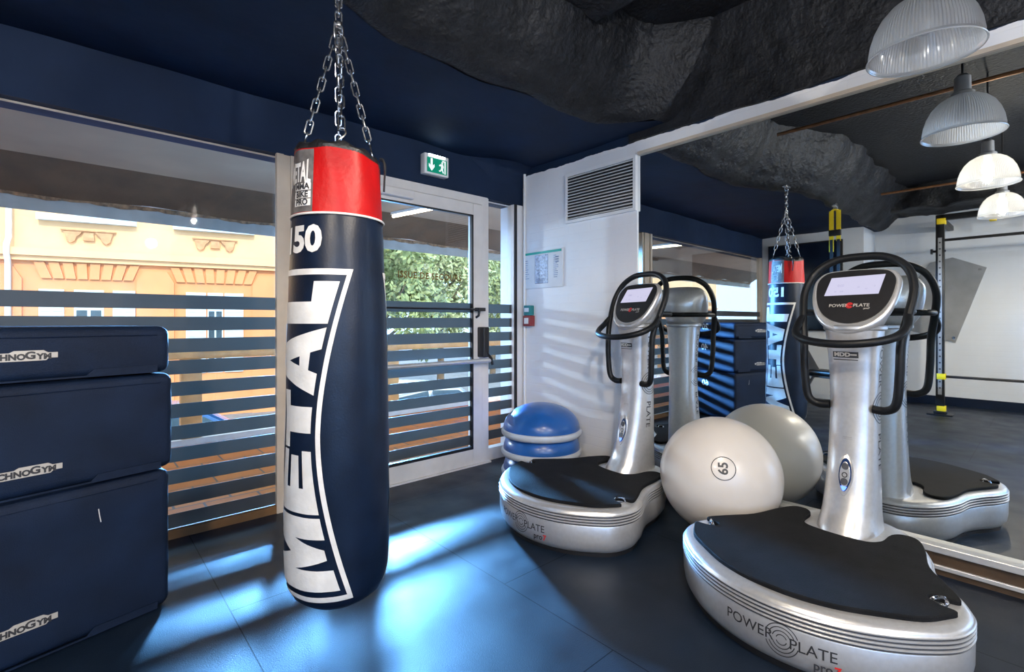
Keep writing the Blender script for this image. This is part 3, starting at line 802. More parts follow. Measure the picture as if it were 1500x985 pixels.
chain_link(bm, apex + Vector((0, 0, -.03)), (0, 0, 1), (1, .4, 0), .05, .012, .004)
tube(bm, [(.016 * math.cos(k * PI / 8 + PI), 0.4 * .016 * math.cos(k * PI / 8 + PI), 2.19 + .016 * math.sin(k * PI / 8)) for k in range(9)], .004, 6)
lathe(bm, [(.004, -.01), (.014, -.008), (.016, 0), (.014, .008), (.004, .01)], 16, (0, 0, 2.222), True, True)
tube(bm, smooth_path([(-.017, -.006, 2.222), (-.018, -.006, 2.185), (-.010, -.004, 2.165), (.010, .004, 2.165), (.018, .006, 2.185), (.017, .006, 2.222)], 5), .0045, 7)
obj('swivel', bm, M['chain'], bag)
bm = B(); chain(bm, (0, 0, 2.232), (0, 0, 2.412), .05, .0042); obj('hanging_chain', bm, M['chain'], bag)
hk = thing('ceiling_hook', 'steel ceiling bracket holding the punching bag chain', 'hook', (BX, BY, ZL - .005))
bm = B(); box(bm, -.06, .06, -.02, .02, -.008, .01, bev=.003); obj('plate', bm, M['chain'], hk)
bm = B(); tube(bm, [(0, .016 * math.cos(k * PI / 6), -.026 + .018 * math.sin(k * PI / 6)) for k in range(12)], .005, 6, closed=True); obj('eye', bm, M['chain'], hk)

# ------------------------------------------------------------------ soft jump boxes
BC = Vector((.300, 2.40)); BA = R(14.6)
ex = Vector((math.cos(BA), math.sin(BA))); ey = Vector((-math.sin(BA), math.cos(BA)))
def jump_box(z0, h, num, label, scratch=False, w=.92, dpt=.62, off=0.):
    t = thing('jump_box', label, 'plyometric box', (BC.x + off * ex.x, BC.y + off * ex.y, z0), BA, 'stacked soft jump boxes')
    bm = B(); box(bm, -w, 0, 0, dpt, 0.002, h - .002, bev=.035, seg=5)
    bmesh.ops.triangulate(bm, faces=[f for f in bm.faces if len(f.verts) > 4]); bmesh.ops.subdivide_edges(bm, edges=[e for e in bm.edges if e.calc_length() > .12], cuts=7, use_grid_fill=True)
    for v_ in bm.verts:
        q_ = v_.co; d_ = .006 * noise.noise((q_.x * 5, q_.y * 5, q_.z * 7 + z0 * 9)) + .003 * noise.noise((q_.x * 13, q_.y * 13, q_.z * 16 + z0 * 9))
        if .01 < q_.z < h - .01: q_.x += d_; q_.y += d_ * .8 - .001
    obj('body', bm, M['box'], t)
    bm = B(); tube(bm, [(-w + .05, -.0015, h - .036), (-.05, -.0015, h - .036)], .0028, 6); tube(bm, [(.0015, .05, h - .036), (.0015, dpt - .05, h - .036)], .0028, 6)
    obj('seam_piping', bm, M['box'], t)
    # folded velcro flap on the front, lower edge stepping down to the left
    bm = B()
    prism(bm, [(-w + .06, .012), (-.27, .012), (-.25, .034), (-.05, .034), (-.05, .006), (-w + .06, .006)][::-1], -.006, .0, Matrix(((1, 0, 0, 0), (0, 0, 1, 0), (0, 1, 0, 0), (0, 0, 0, 1))))
    obj('closing_flap', bm, M['box'], t, False)
    # silver sticker with angled outline and lettering
    cx, cz = -.445, h - .100 if h < .3 else (h - .297 if h < .45 else .128)
    k = .58
    ol = [(-.155, -.012), (-.135, -.026), (.115, -.026), (.130, -.012), (.168, -.012), (.168, .020), (.125, .020), (.105, .034), (-.02, .034), (-.04, .022), (-.155, .022)]
    bm = B(); prism(bm, [(cx + x * k, cz + y * k) for x, y in ol], 0, .003, Matrix(((1, 0, 0, 0), (0, 0, -1, 0), (0, 1, 0, 0), (0, 0, 0, 1))))
    obj('sticker', bm, M['sticker'], t, False)
    tb = B()
    for s_, sz, px_, kx, pz_ in (('T', .058, -.142, 1.1, .002), ('ECHNO', .046, -.052, .98, -.003), ('G', .058, .048, 1.1, .004), ('YM', .046, .108, 1.0, -.003)):
        q = text_bm(s_, sz * k, .0014); warp(q, lambda x, y: (cx + px_ * k + x * kx, -.0042, cz + y + pz_ * k)); merge(tb, q)
    obj('sticker_lettering', tb, M['ink'], t)
    tb = text_bm(num, .095, .003); warp(tb, lambda x, y: (.0015, .42 + x, h * .72 + y)); obj('height_number', tb, M['bagwhite'], t)
    if scratch:
        bm = B(); tube(bm, smooth_path([(-.235, -.001, h - .095), (-.232, -.001, h - .12), (-.228, -.001, h - .145)], 4), .0016, 5); obj('scuff_mark', bm, M['bagwhite'], t)
    return t
jump_box(0, .555, '60', 'tall dark blue soft jump box, at the bottom of the stack on the floor', True)
jump_box(.555, .385, '40', 'medium dark blue soft jump box, in the middle of the stack', off=.012)
jump_box(.940, .190, '20', 'low dark blue soft jump box, on top of the stack')

# ------------------------------------------------------------------ vibration plates
def sym(pts): return pts + [(x, -y) for x, y in pts[::-1] if abs(y) > 1e-6]
BODY = sym([(-.395, 0), (-.385, .10), (-.355, .20), (-.300, .30), (-.215, .395), (-.115, .466), (.0, .482), (.10, .448), (.20, .382), (.30, .332), (.42, .298), (.53, .248), (.62, .175), (.675, .09), (.685, 0)])
BP = smooth_path([(x, y, 0) for x, y in BODY], 8, closed=True)
def inset_ring(P, d, z):
    out = []; n = len(P)
    for i in range(n):
        t = (P[(i + 1) % n] - P[i - 1]).normalized(); nrm = Vector((t.y, -t.x, 0))
        out.append(P[i] - nrm * d * SGN + Vector((0, 0, z)))
    return out
ar = sum(BP[i].x * BP[(i + 1) % len(BP)].y - BP[(i + 1) % len(BP)].x * BP[i].y for i in range(len(BP)))
SGN = 1 if ar > 0 else -1
# arc-length map along the front, starting at the front centre
n_ = len(BP)
def front_map():
    s = [0.]; idx = list(range(0, n_ // 3))
    L = [(0., BP[0])]
    for i in idx[1:]: L.append((L[-1][0] + (BP[i] - BP[i - 1]).length, BP[i]))
    Ng = [(0., BP[0])]
    for i in idx[1:]: Ng.append((Ng[-1][0] - (BP[-i] - BP[-i + 1]).length, BP[-i]))
    return sorted(L + Ng[1:], key=lambda q: q[0])
FM = front_map()
def on_front(s, z, d=.0012):
    s = -s                                    # reading direction: viewer in front sees +y on the left
    for (s0, p0), (s1, p1) in zip(FM, FM[1:]):
        if s0 <= s <= s1 and s1 > s0:
            t = (s - s0) / (s1 - s0); p = p0 + (p1 - p0) * t; tg = (p1 - p0).normalized(); nr = Vector((tg.y, -tg.x, 0))
            if nr.x > 0: nr = -nr
            return p + nr * d + Vector((0, 0, z))
    return Vector((-.4, 0, z))
COLZ = [(.22, .320, .660, .118), (.26, .336, .660, .112), (.30, .372, .658, .106), (.40, .408, .656, .101), (.52, .438, .654, .097), (.66, .460, .652, .094), (.78, .470, .650, .093), (.90, .470, .650, .096), (1.0, .463, .652, .101), (1.08, .450, .656, .108), (1.12, .445, .660, .112)]
def col_at(z):
    for a, b in zip(COLZ, COLZ[1:]):
        if a[0] <= z <= b[0]:
            t = (z - a[0]) / (b[0] - a[0]); return [a[k] + (b[k] - a[k]) * t for k in (1, 2, 3)]
    return COLZ[-1][1:]
def col_pt(z, a, d=0):
    f_, b_, w = col_at(z); cx, rx = (f_ + b_) / 2, (b_ - f_) / 2
    ca, sa = math.cos(a), math.sin(a); e = 2 / 2.6
    x = cx + (rx + d) * math.copysign(abs(ca) ** e, ca); y = (w + d) * math.copysign(abs(sa) ** e, sa)
    return (x, y, z)
MAT = sym([(-.345, 0), (-.335, .10), (-.300, .20), (-.240, .295), (-.170, .385), (-.090, .432), (-.045, .447), (-.035, .400), (-.010, .368), (.018, .378), (.030, .432), (.055, .440), (.13, .398), (.25, .325), (.40, .285), (.500, .245), (.515, .19), (.470, .155), (.375, .148), (.322, .118), (.306, .06), (.302, 0)])

def make_plate(label, loc, rz):
    t = thing('vibration_plate', label, 'vibration plate', loc, rz, 'silver vibration plates by the mirror'); t.scale = (.978, .978, 1)
    # base body: undercut, band, four grooves, rounded shoulder
    pr = [(.10, .0), (.055, .004), (.024, .024), (.006, .050), (0, .085), (-.001, .156)]
    z = .158
    for k in range(4):
        pr += [(.0, z), (.006, z + .001), (.006, z + .005), (.0, z + .006), (-.0035, z + .0085), (-.0035, z + .0105), (.0, z + .0128)]; z += .0135
    pr += [(.001, .216), (.006, .224), (.016, .2305), (.028, .234), (.045, .235), (.09, .235)]
    bm = B(); rows = rings(bm, [inset_ring(BP, d, zz) for d, zz in pr], True, True, True)
    base = obj('base', bm, M['silver'], t, ang=50)
    bm = B()
    for k in range(4):
        zz = .158 + .0135 * k + .003
        tube(bm, [p for p in inset_ring(BP, .0046, zz)], .0034, 5, closed=True)
    obj('groove_line', bm, M['silverdark'], base)
    bm = B(); rings(bm, [inset_ring(BP, d, zz) for d, zz in ((.03, .0), (.028, .018))], True, True, True); obj('foot_skirt', bm, M['black'], base)
    # rubber mat with side notches
    MP = smooth_path([(x, y, 0) for x, y in MAT], 4, closed=True)
    bm = B()
    prs = [(0, .2005), (-.001, .206), (.001, .213), (.006, .216)]
    a_ = [bm.verts.new((p.x, p.y, .2355)) for p in MP]; b_ = [bm.verts.new((p.x, p.y, .2475)) for p in MP]
    c_ = [bm.verts.new(q) for q in inset_ring(MP, .004, .251)]
    for u, w in ((a_, b_), (b_, c_)):
        for i in range(len(u)): bm.faces.new((u[i], u[(i + 1) % len(u)], w[(i + 1) % len(u)], w[i]))
    cf = bm.faces.new(c_); bmesh.ops.triangulate(bm, faces=[cf])
    obj('mat', bm, M['mat'], t)
    for sg in (-1, 1):                         # chrome strap anchors in the notches
        bm = B(); box(bm, -.026, .022, sg * .392 - .026, sg * .392 + .026, .2345, .2395, bev=.001)
        tube(bm, smooth_path([(-.022, sg * .372, .238), (-.018, sg * .385, .256), (.008, sg * .405, .256), (.018, sg * .412, .238)], 5), .005, 7)
        obj('strap_anchor', bm, M['chrome'], t)
    # front print
    tb = B()
    q = text_bm('POWER', .049, .0002, align='RIGHT', maxlen=.02); warp(q, lambda x, y: on_front(x + .036, .113 + y)); merge(tb, q); obj('front_lettering', tb, M['ink'], base); tb = B()
    q = text_bm('PLATE', .049, .0002, align='LEFT', maxlen=.02); warp(q, lambda x, y: on_front(x + .082, .107 + y)); merge(tb, q)
    obj('front_lettering', tb, M['ink'], base); tb = B()
    for r_ in (.016, .028, .040, .051):
        for (a0, a1) in ((R(20), R(165)), (R(200), R(345))):
            q = ring_bm(r_, .0030, 24, a0, a1); warp(q, lambda x, y: on_front(x + .060, .110 + y)); merge(tb, q)
    obj('front_emblem', tb, M['ink'], base); tb = B()
    q = text_bm('pro', .037, .0008, align='RIGHT', maxlen=.02); warp(q, lambda x, y: on_front(x + .205, .067 + y, .0016)); merge(tb, q)
    obj('model_lettering', tb, M['ink'], base)
    q = text_bm('7', .037, .001, align='LEFT', maxlen=.02); warp(q, lambda x, y: on_front(x + .208, .067 + y, .0016)); obj('red_numeral', q, M['redink'], base)
    # column
    bm = B(); zs = [.225 + .895 * k / 40 for k in range(41)]
    rings(bm, [[col_pt(zz, 2 * PI * i / 56) for i in range(56)] for zz in zs], True, True, True)
    col = obj('column', bm, M['silver'], t, ang=60)
    # side print: concentric arcs and vertical lettering on both flanks
    for sg in (-1, 1):
        def flank(x, y, d=.0012, sg=sg):       # x: along the depth from the axis, y: height
            f_, b_, w = col_at(y); cx, rx = (f_ + b_) / 2, (b_ - f_) / 2
            u = max(-.985, min(.985, x / rx)); e = 2.6
            return (cx + x, sg * (w * (1 - abs(u) ** e) ** (1 / e) + d), y)
        tb = B()
        for r_ in (.040, .054, .068):
            q = ring_bm(r_, .0034, 40, R(30), R(330)); warp(q, lambda x, y: flank(x * .95 + .008, .765 + y)); merge(tb, q)
        q = text_bm('POWER', .058, .0004, maxlen=.02); warp(q, lambda x, y: flank((y if sg < 0 else -y) * .9, .955 - x)) if sg < 0 else warp(q, lambda x, y: flank(-y * .9, .955 + x)); merge(tb, q)
        q = text_bm('PLATE', .058, .0004, maxlen=.02); warp(q, lambda x, y: flank(y * .9, .575 - x)) if sg < 0 else warp(q, lambda x, y: flank(-y * .9, .575 + x)); merge(tb, q)
        obj('side_lettering', tb, M['ink'], col)
    # front badge under the console
    def on_col_front(x, y, d=.0015):           # x: reading direction (+x -> -local y)
        f_, b_, w = col_at(y); cx, rx = (f_ + b_) / 2, (b_ - f_) / 2
        u = max(-.99, min(.99, x / w)); e = 2.6
        return (cx - rx * (1 - abs(u) ** e) ** (1 / e) - d, -x, y)
    q = quad_bm(-.062, .040, .985, 1.012, .02); warp(q, lambda x, y: on_col_front(x, y)); bd = obj('badge', q, M['ink'], col)
    tb = text_bm('MDD', .024, .0012, align='LEFT', maxlen=.02); warp(tb, lambda x, y: on_col_front(x * 1.2 - .056, .9985 + y, .0028))
    q = text_bm('CE 0086', .012, .0002, align='LEFT', maxlen=.02) if False else quad_bm(.010, .034, .996, 1.002, .02); warp(q, lambda x, y: on_col_front(x, y, .0028)); merge(tb, q)
    q = quad_bm(-.060, .038, .974, .978, .02); warp(q, lambda x, y: on_col_front(x, y, .0015)); 
    obj('badge_lettering', tb, M['sticker'], bd); obj('badge_rule', q, M['ink'], col)
    q = quad_bm(-.018, .018, .634, .6355, .02); merge(q, quad_bm(-.020, .020, .6275, .6285, .02)); warp(q, lambda x, y: on_col_front(x, y)); obj('serial_line', q, M['inkgrey'], col)
    # remote control: leaf shape with three keys and a blue glow
    leaf = []
    for k in range(32):
        a = 2 * PI * k / 32; x = .026 * math.cos(a); y = .072 * math.sin(a)
        x *= (1 - .30 * (-math.sin(a)) ** 2) if math.sin(a) < 0 else 1
        leaf.append((x, y))
    def leaf_bm(s, d0, d1):
        bm = B(); bot = [bm.verts.new(on_col_front(x * s, .475 + y * s, d0)) for x, y in leaf]; top = [bm.verts.new(on_col_front(x * s * .93, .475 + y * s * .96, d1)) for x, y in leaf]
        for i in range(32): bm.faces.new((bot[i], bot[(i + 1) % 32], top[(i + 1) % 32], top[i]))
        bm.faces.new(top); return bm
    rm = obj('remote_panel', leaf_bm(1.0, 0, .006), M['remote'], t)
    obj('remote_bezel', leaf_bm(1.25, -.001, .003), M['silver'], rm)
    bm = leaf_bm(.78, .0062, .0075); obj('key_plate', bm, M['silver'], rm)
    for dz, m_, r_ in ((.036, M['silverdark'], .0075), (0.0, M['ink'], .0095), (-.028, M['silverdark'], .0075)):
        bm = ring_bm(r_, .004 if m_ is M['ink'] else r_ * 1.9, 20); warp(bm, lambda x, y: on_col_front(x, .475 + dz + y, .0085)); obj('key', bm, m_, rm)
    bm = B(); pts = [(x, y) for x, y in leaf if y < -.045]; vs = [bm.verts.new(on_col_front(x * .8, .475 + y * .93, .0088)) for x, y in pts]; bm.faces.new(vs); obj('status_light', bm, M['blueglow'], rm)
    # console head ------------------------------------------------------------
    tilt = R(60)                                # face leans back from vertical by 90-tilt
    HO = Vector((.522, 0, 1.252)); U = Vector((0, -1, 0)); V_ = Vector((math.cos(tilt), 0, math.sin(tilt))); Nn = Vector((-math.sin(tilt), 0, math.cos(tilt)))
    face = [(0, .136), (.075, .134), (.132, .124), (.164, .088), (.168, .040), (.155, -.030), (.124, -.092), (.070, -.134), (0, -.150)]
    face = face + [(-x, y) for x, y in face[-2:0:-1]]
    FP = [(p.x, p.y) for p in smooth_path([(x, y, 0) for x, y in face], 5, closed=True)]
    def hp(x, y, d): return HO + U * x * 1.03 + V_ * y * 1.17 + Nn * d
    bm = B(); rw = []
    rw.append([hp(x * .86, y * .84 + .002, -.001) for x, y in FP]); rw.append([hp(x * .90, y * .88, .003) for x, y in FP]); rw.append([hp(x * .96, y * .95, .004) for x, y in FP])
    rw.append([hp(x, y, -.008) for x, y in FP]); rw.append([hp(x * 1.0, y, -.022) for x, y in FP]); rw.append([hp(x * .95, y * .95, -.042) for x, y in FP])
    # back of the head sweeps down into the column top
    for tt in (.3, .6, .85, 1):
        ring = []
        for (x, y) in FP:
            p0 = hp(x * .93, y * .93, -.05)
            a = math.atan2(-x, y); 
            q0 = Vector((.552 + .098 * math.cos(a), .105 * math.sin(a), 1.118 + .16 * (1 - tt) * max(0, math.cos(a))))
            p = p0.lerp(q0, tt); p.x += .06 * math.sin(PI * tt) * max(0, math.cos(a)); ring.append(p)
        rw.append(ring)
    rings(bm, rw, True, True, True); head = obj('console_head', bm, M['silver'], t, ang=70)
    bm = B(); rings(bm, [[hp(x * .89, y * .835 + .012, d) for x, y in FP] for d in (-.002, .0045)], True, True, True); fp = obj('console_face', bm, M['black'], head)
    bm = B()
    for i, pts in enumerate([[(-.112, .010), (.096, .013), (.110, .100), (-.096, .094)]]):
        vs = [bm.verts.new(hp(x, y, .0058)) for x, y in pts]; bm.faces.new(vs)
    sc = obj('screen', bm, M['screen'], head, False)
    tb = B()
    for s_, x, y, sz in (('0:00', -.052, .055, .015), ('0:30', -.045, .028, .008), ('30', -.07, .028, .008), ('30', .018, .045, .009), ('Lo', .048, .038, .008), ('0', .078, .048, .009)):
        q = text_bm(s_, sz, .0002); warp(q, lambda a, b: hp(x + a, y + b, .0066)); merge(tb, q)
    obj('screen_digits', tb, M['screenink'], sc)
    tb = B()
    for s_, x, y, sz in (('POWER', -.046, -.036, .021), ('PLATE', .040, -.036, .021), ('pro7', .062, -.050, .011)):
        q = text_bm(s_, sz, .0004); warp(q, lambda a, b: hp(x + a * 1.05, y + b * .9, .0055)); merge(tb, q)
    obj('face_lettering', tb, M['sticker'], fp)
    tb = B()
    for r_ in (.004, .008, .012): merge(tb, ring_bm(r_, .0026, 20, R(20), R(340)))
    warp(tb, lambda a, b: hp(-.004 + a, -.036 + b, .0056)); obj('face_emblem', tb, M['redink'], fp)
    bm = B(); rings(bm, [[Vector((.552 + (.112 + q) * math.cos(a) * 1.02, (.117 + q) * math.sin(a), zz)) for a in [2 * PI * i / 48 for i in range(48)]] for q, zz in ((0, 1.105), (.006, 1.112), (.006, 1.124), (0, 1.13))]); obj('neck_collar', bm, M['steelgrey'], t)
    # black tubular handles: one hoop over the top, one loop around the front
    r_ = .0178
    hoop = [(.50, .085, .765), (.495, .135, .765), (.485, .172, .80), (.48, .184, .92), (.485, .189, 1.06), (.52, .205, 1.17), (.57, .215, 1.29), (.61, .18, 1.385), (.63, .10, 1.437), (.635, 0, 1.447)]
    hoop = hoop + [(x, -y, z) for x, y, z in hoop[-2::-1]]
    bm = B(); tube(bm, smooth_path(hoop, 7), r_, 10); obj('side_hoop', bm, M['tube'], t)
    loop = [(.52, .205, 1.17), (.47, .212, 1.125), (.40, .192, 1.085), (.345, .12, 1.06), (.325, 0, 1.05)]
    loop = loop + [(x, -y, z) for x, y, z in loop[-2::-1]]
    bm = B(); tube(bm, smooth_path(loop, 7), r_, 10); obj('front_handle', bm, M['tube'], t)
    rear = [(0.53, 0.205, 1.19), (0.64, 0.19, 1.19), (0.685, 0.1, 1.19), (0.695, 0, 1.19)]
    rear = rear + [(x, -y, z) for x, y, z in rear[-2::-1]]
    bm = B(); tube(bm, smooth_path(rear, 7), r_ * .9, 10); obj('rear_handle', bm, M['tube'], t)
    return t
make_plate('silver vibration plate nearest the camera, black mat, tall console column', (2.10, .628, 0), R(-3))
make_plate('silver vibration plate farther back, beside the blue balance domes', (2.115, 1.84, 0), R(-9))

# ------------------------------------------------------------------ exercise ball
BR = .310
ballc = Vector((2.622, 1.214, BR))
b = thing('exercise_ball', 'large cream exercise ball with number 65 between the two vibration plates', 'ball', (ballc.x, ballc.y, 0))
bm = B(); bmesh.ops.create_uvsphere(bm, u_segments=64, v_segments=40, radius=BR, matrix=Matrix.Translation((0, 0, BR)))
for v_ in bm.verts:
    if v_.co.z < .012: v_.co.z = .012 - (.012 - v_.co.z) * .0 - .011
ball = obj('shell', bm, M['ball'], b)
dirc = (Vector((0, 0, H)) - ballc).normalized()
rt = Vector((0, 0, 1)).cross(dirc).normalized(); up = dirc.cross(rt).normalized()
dirc = (dirc + rt * .06 + up * .10).normalized(); rt = Vector((0, 0, 1)).cross(dirc).normalized(); up = dirc.cross(rt).normalized()
def on_ball(x, y, d=.0012):
    p = dirc + rt * (x / BR) + up * (y / BR); p.normalize(); p = p * (BR + d) + Vector((0, 0, BR)); return p
tb = text_bm('65', .062, .0016, maxlen=.015); q = ring_bm(.056, .0042, 64); 
warp(tb, lambda x, y: on_ball(-y, x)); warp(q, lambda x, y: on_ball(x, y)); merge(tb, q); obj('size_mark', tb, M['ink'], b)

# ------------------------------------------------------------------ balance domes stacked in the corner
labs = ['lowest blue balance dome, at the bottom of the stack in the corner', 'blue balance dome in the middle of the corner stack', 'blue balance dome on top of the corner stack']
def balance_dome(z, label):
    t = thing('balance_dome', label, 'balance trainer', (2.615, 2.565, z), R(35), 'blue balance domes in the corner')
    bm = B(); pr = []
    for k in range(25):
        a = PI / 2 * k / 24; rr = .285 * math.cos(a); zz = .05 + .19 * math.sin(a) ** .92
        zz += .0016 * math.sin(k * PI * .9) if 5 < k < 17 and k % 3 == 0 else 0
        pr.append((max(rr, .0005), zz))
    lathe(bm, pr, 72, cap1=True); obj('dome', bm, M['bosu'], t, ang=60)
    bm = B(); lathe(bm, [(.268, .0), (.286, .004), (.299, .020), (.302, .036), (.297, .050), (.284, .054), (.281, .044), (.276, .012), (.268, .0)], 72); obj('base_ring', bm, M['bosubase'], t)
    return t
for i in range(3): balance_dome(.004 + i * .145, labs[i])

# ------------------------------------------------------------------ pendant lamps
def pendant(x, y, label, lit, group='prismatic dome pendants'):
    t = thing('pendant_lamp', label, 'lamp', (x, y, 2.14), 0, group)
    n = 96; bm = B(); pr = [(.172, 0), (.1725, .006), (.168, .014), (.166, .03), (.160, .07), (.148, .11), (.128, .15), (.100, .182), (.068, .202), (.045, .212)]
    rings(bm, [[((r + (.0022 if i % 2 else -.0004) * (1 if 2 < k < 9 else 0)) * math.cos(2 * PI * i / (n * 2)), (r + (.0022 if i % 2 else -.0004) * (1 if 2 < k < 9 else 0)) * math.sin(2 * PI * i / (n * 2)), z) for i in range(n * 2)] for k, (r, z) in enumerate(pr)])
    obj('shade', bm, M['prism'], t, ang=20)
    bm = B(); tube(bm, [(.172 * math.cos(2 * PI * i / 64), .172 * math.sin(2 * PI * i / 64), .002) for i in range(64)], .0035, 6, closed=True); obj('rim', bm, M['prism'], t)
    bm = B(); lathe(bm, [(.050, .205), (.050, .225), (.036, .235), (.034, .31), (.020, .325), (.006, .33)], 24, cap0=True, cap1=True); obj('socket', bm, M['steelgrey'], t)
    bm = B(); tube(bm, [(0, 0, .32), (0, 0, ZH - 2.14)], .006, 8); obj('cord', bm, M['black'], t)
    bm = B(); lathe(bm, [(.002, .075), (.022, .080), (.033, .10), (.035, .12), (.026, .15), (.018, .17), (.018, .205)], 20, cap0=True); obj('bulb', bm, M['bulb'] if lit else M['steelgrey'], t)
    return t
pendant(2.35, .318, 'ribbed glass dome pendant in front of the mirror, unlit, at the top right', False)
pendant(.94, .31, 'lit ribbed glass dome pendant, seen glowing in the mirror, nearer of two', True)
pendant(-.62, .31, 'lit ribbed glass dome pendant, seen glowing in the mirror, farther of two', True)

# ------------------------------------------------------------------ things seen in the mirror
t = thing('wall_screen', 'large black glass screen on the pillar wall seen in the mirror behind the bag', 'screen', (XP, 2.42, 1.72))
bm = B(); box(bm, 0, .04, -.42, .58, -.72, .60, bev=.006); obj('case', bm, M['black'], t)
bm = B(); box(bm, .04, .0415, -.40, .56, -.70, .58); obj('panel', bm, M['tv'], t, False)
# suspension strap
t = thing('suspension_strap', 'yellow and black suspension strap hanging from the ceiling seen in the mirror', 'training strap', (-.60, 1.66, ZL))
bm = B(); box(bm, -.05, .05, -.02, .02, -.01, .05, bev=.003); tube(bm, [(0, .02 * math.cos(k * PI / 6), -.03 + .02 * math.sin(k * PI / 6)) for k in range(12)], .006, 6, closed=True); obj('anchor', bm, M['chain'], t)
bm = B()
for sg in (-1, 1): box(bm, -.004, .004, sg * .035 - .022, sg * .035 + .022, -.40 - (.12 if sg > 0 else 0), -.05)
tube(bm, [(0, .035 * math.cos(k * PI / 8), -.06 + .02 * math.sin(k * PI / 8)) for k in range(9)], .012, 6); obj('yellow_strap', bm, M['yellow'], t)
bm = B()
for sg in (-1, 1): box(bm, -.005, .005, sg * .035 - .016, sg * .035 + .016, -1.05, -.38)
box(bm, -.02, .02, -.06, .06, -.34, -.27, bev=.008); obj('black_strap', bm, M['black'], t)
bm = B()
for sg in (-1, 1): tube(bm, [(-.07, sg * .035, -1.10), (.07, sg * .035, -1.10)], .016, 8); tube(bm, [(-.07, sg * .035, -1.10), (0, sg * .035, -1.03), (.07, sg * .035, -1.10)], .006, 6)
obj('handle', bm, M['black'], t)
# wall rack
t = thing('training_rack', 'black steel training rack with yellow joints by the far white wall', 'rack', (-2.0, 0, 0))
rows_y = (.91, -.55, -2.0)
for y in rows_y:
    bm = B(); box(bm, -.035, .035, y - .04, y + .04, .01, 2.44, bev=.004); u = obj('upright', bm, M['blacksteel'], t)
    bm = B()
    box(bm, .0352, .037, y - .018, y + .018, .25, 2.16); obj('hole_strip', bm, M['steelgrey'], u, False)
    bm = B()
    for k in range(24):
        m4 = Matrix.Translation((.038, y, .33 + k * .077)) @ Matrix.Rotation(PI / 2, 4, 'Y'); bmesh.ops.create_cone(bm, cap_ends=True, segments=12, radius1=.010, radius2=.010, depth=.002, matrix=m4)
    obj('hole', bm, M['ink'], u, False)
    bm = B(); box(bm, -.09, .09, y - .12, y + .12, 0, .014, bev=.003); box(bm, -.05, .05, y - .06, y + .06, .014, .05, bev=.004); obj('foot_plate', bm, M['blacksteel'], t)
    for z in (.075, .47, 2.36):
        bm = B(); box(bm, -.043, .043, y - .052, y + .03, z - .035, z + .035, bev=.005); obj('joint', bm, M['yellow'], t)
    bm = B(); box(bm, -.92, -.035, y - .03, y + .03, 2.36, 2.42); obj('wall_arm', bm, M['blacksteel'], t)
for z, r_ in ((2.13, .017), (.47, .016)):
    bm = B(); tube(bm, [(0, .91, z), (0, -2.0, z)], r_, 10); obj('cross_bar', bm, M['blacksteel'], t)
bm = B(); box(bm, -.035, .035, -2.0, .91, 2.37, 2.44, bev=.004); obj('top_beam', bm, M['blacksteel'], t)
for y in (.45, .1, -.25):
    bm = B(); box(bm, -.03, .03, y - .03, y + .03, 2.30, 2.37, bev=.006); obj('hanger_clip', bm, M['yellow'], t)
bm = B(); tube(bm, [(0, .98, 2.0), (0, .86, 2.0)], .014, 8); box(bm, -.03, .03, .98, 1.0, 1.97, 2.03); obj('bar_holder', bm, M['blacksteel'], t)
# angular grey board on the far wall
t = thing('wall_board', 'angular grey board fixed to the far white wall behind the rack', 'board', (XL, 0, 0))
bm = B(); ol = [(1.38, 1.02), (.86, .86), (.56, 1.84), (.89, 2.0), (1.12, 1.95), (1.40, 1.52)]
prism(bm, ol, 0, .03, Matrix(((0, 0, 1, 0), (1, 0, 0, 0), (0, 1, 0, 0), (0, 0, 0, 1)))); obj('panel', bm, M['boardgrey'], t, False)
for (y, z) in ((.62, 1.82), (.88, .92)):
    bm = B(); m4 = Matrix.Translation((.032, y, z)) @ Matrix.Rotation(PI / 2, 4, 'Y'); bmesh.ops.create_cone(bm, cap_ends=True, segments=16, radius1=.018, radius2=.018, depth=.006, matrix=m4); obj('fixing', bm, M['chrome'], t)
# weight bench
t = thing('weight_bench', 'dark weight bench with pale steel frame standing by the pillar wall, seen in the mirror', 'bench', (-1.55, 1.9, 0), R(20))
bm = B(); box(bm, -.14, .14, -.35, .3, .42, .49, bev=.025, seg=3); obj('seat_pad', bm, M['black'], t)
bm = B(); box(bm, -.14, .14, -.38, .38, -.03, .04, Matrix.Translation((0, .50, .72)) @ Matrix.Rotation(R(58), 4, 'X'), bev=.025, seg=3); obj('back_pad', bm, M['black'], t)
bm = B()
for pts in ([(0, -.4, .05), (0, -.3, .40), (0, .3, .40), (0, .5, .05)], [(-.25, -.42, .03), (.25, -.42, .03)], [(-.25, .52, .03), (.25, .52, .03)], [(0, .3, .40), (0, .62, .75)]): tube(bm, pts, .025, 8)
obj('bench_frame', bm, M['steelgrey'], t)
# copper pipes under the high ceiling
for (x, y0_, y1_, z, lab) in ((1.46, YB, 1.55, 2.72, 'copper pipe under the high ceiling, nearer the mirror'), (-1.49, YB, 1.40, 2.70, 'copper pipe under the high ceiling, nearer the far wall')):
    bm = B(); tube(bm, [(x, y0_, z), (x, y1_, z)], .014, 10); tag(obj('ceiling_pipe', bm, M['copper']), lab, 'pipe')

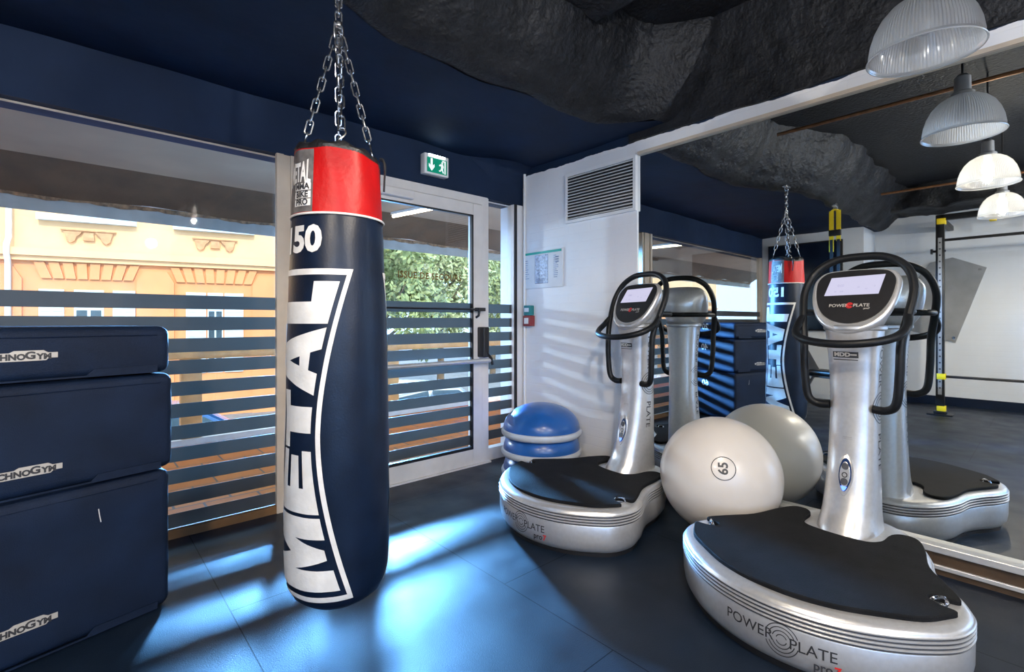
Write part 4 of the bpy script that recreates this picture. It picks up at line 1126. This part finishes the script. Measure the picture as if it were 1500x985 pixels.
# ------------------------------------------------------------------ lights
def lamp(name, kind, loc, energy, col, **k):
    l = bpy.data.lights.new(name, kind); l.energy = energy; l.color = col
    o = bpy.data.objects.new(name, l); C.objects.link(o); o.location = loc
    for a, v in k.items(): setattr(l, a, v)
    return o
def aim(o, tgt): o.rotation_euler = (Vector(tgt) - o.location).to_track_quat('-Z', 'Y').to_euler()
o = lamp('sun', 'SUN', (0, -10, 12), 3.4, (1, .86, .64), angle=.01); aim(o, Vector(o.location) + Vector((.25, 1, -.75)))
# spots added outside, imitating low sun through the door and window slats
for k, (tx, e) in enumerate(((1.95, 1.0), (.35, .65))):
    o = lamp('low_sun_spot', 'SPOT', (tx + 2.5, 9.0, 2.0), 46000 * e, (.15, .46, 1), spot_size=R(21), spot_blend=.5, shadow_soft_size=.30); aim(o, (tx, 3.1, 1.17))
o = lamp('sun_glint_spot', 'SPOT', (.2, 9.0, 2.0), 900, (.62, .80, 1), spot_size=R(22), spot_blend=.4, shadow_soft_size=.10); aim(o, (2.3, 3.1, 1.0))  # added weak spot, imitates sun reflected onto the right wall
for x in (.94, -.62):
    lamp('pendant_light', 'POINT', (x, .31, 2.182), 90, (1, .86, .68), shadow_soft_size=.025)
lamp('rear_fill', 'POINT', (-1.4, -1.9, 2.2), 150, (1, .95, .90), shadow_soft_size=.06)  # unseen point lights added behind the camera to fill the room
lamp('rear_fill', 'POINT', (.8, -1.9, 2.2), 150, (1, .95, .90), shadow_soft_size=.06)

w = bpy.data.worlds.new('sky'); bpy.context.scene.world = w; w.use_nodes = True
bg = w.node_tree.nodes['Background']; bg.inputs['Color'].default_value = (.50, .74, 1, 1); bg.inputs['Strength'].default_value = 3.6

sc = bpy.context.scene
sc.view_settings.view_transform = 'Standard'; sc.view_settings.look = 'None'; sc.view_settings.gamma = 1; sc.view_settings.use_curve_mapping = False
sc.view_settings.exposure = 0.0
sc.cycles.max_bounces = 12; sc.cycles.transparent_max_bounces = 24; sc.cycles.glossy_bounces = 6
sc.cycles.sample_clamp_indirect = 6
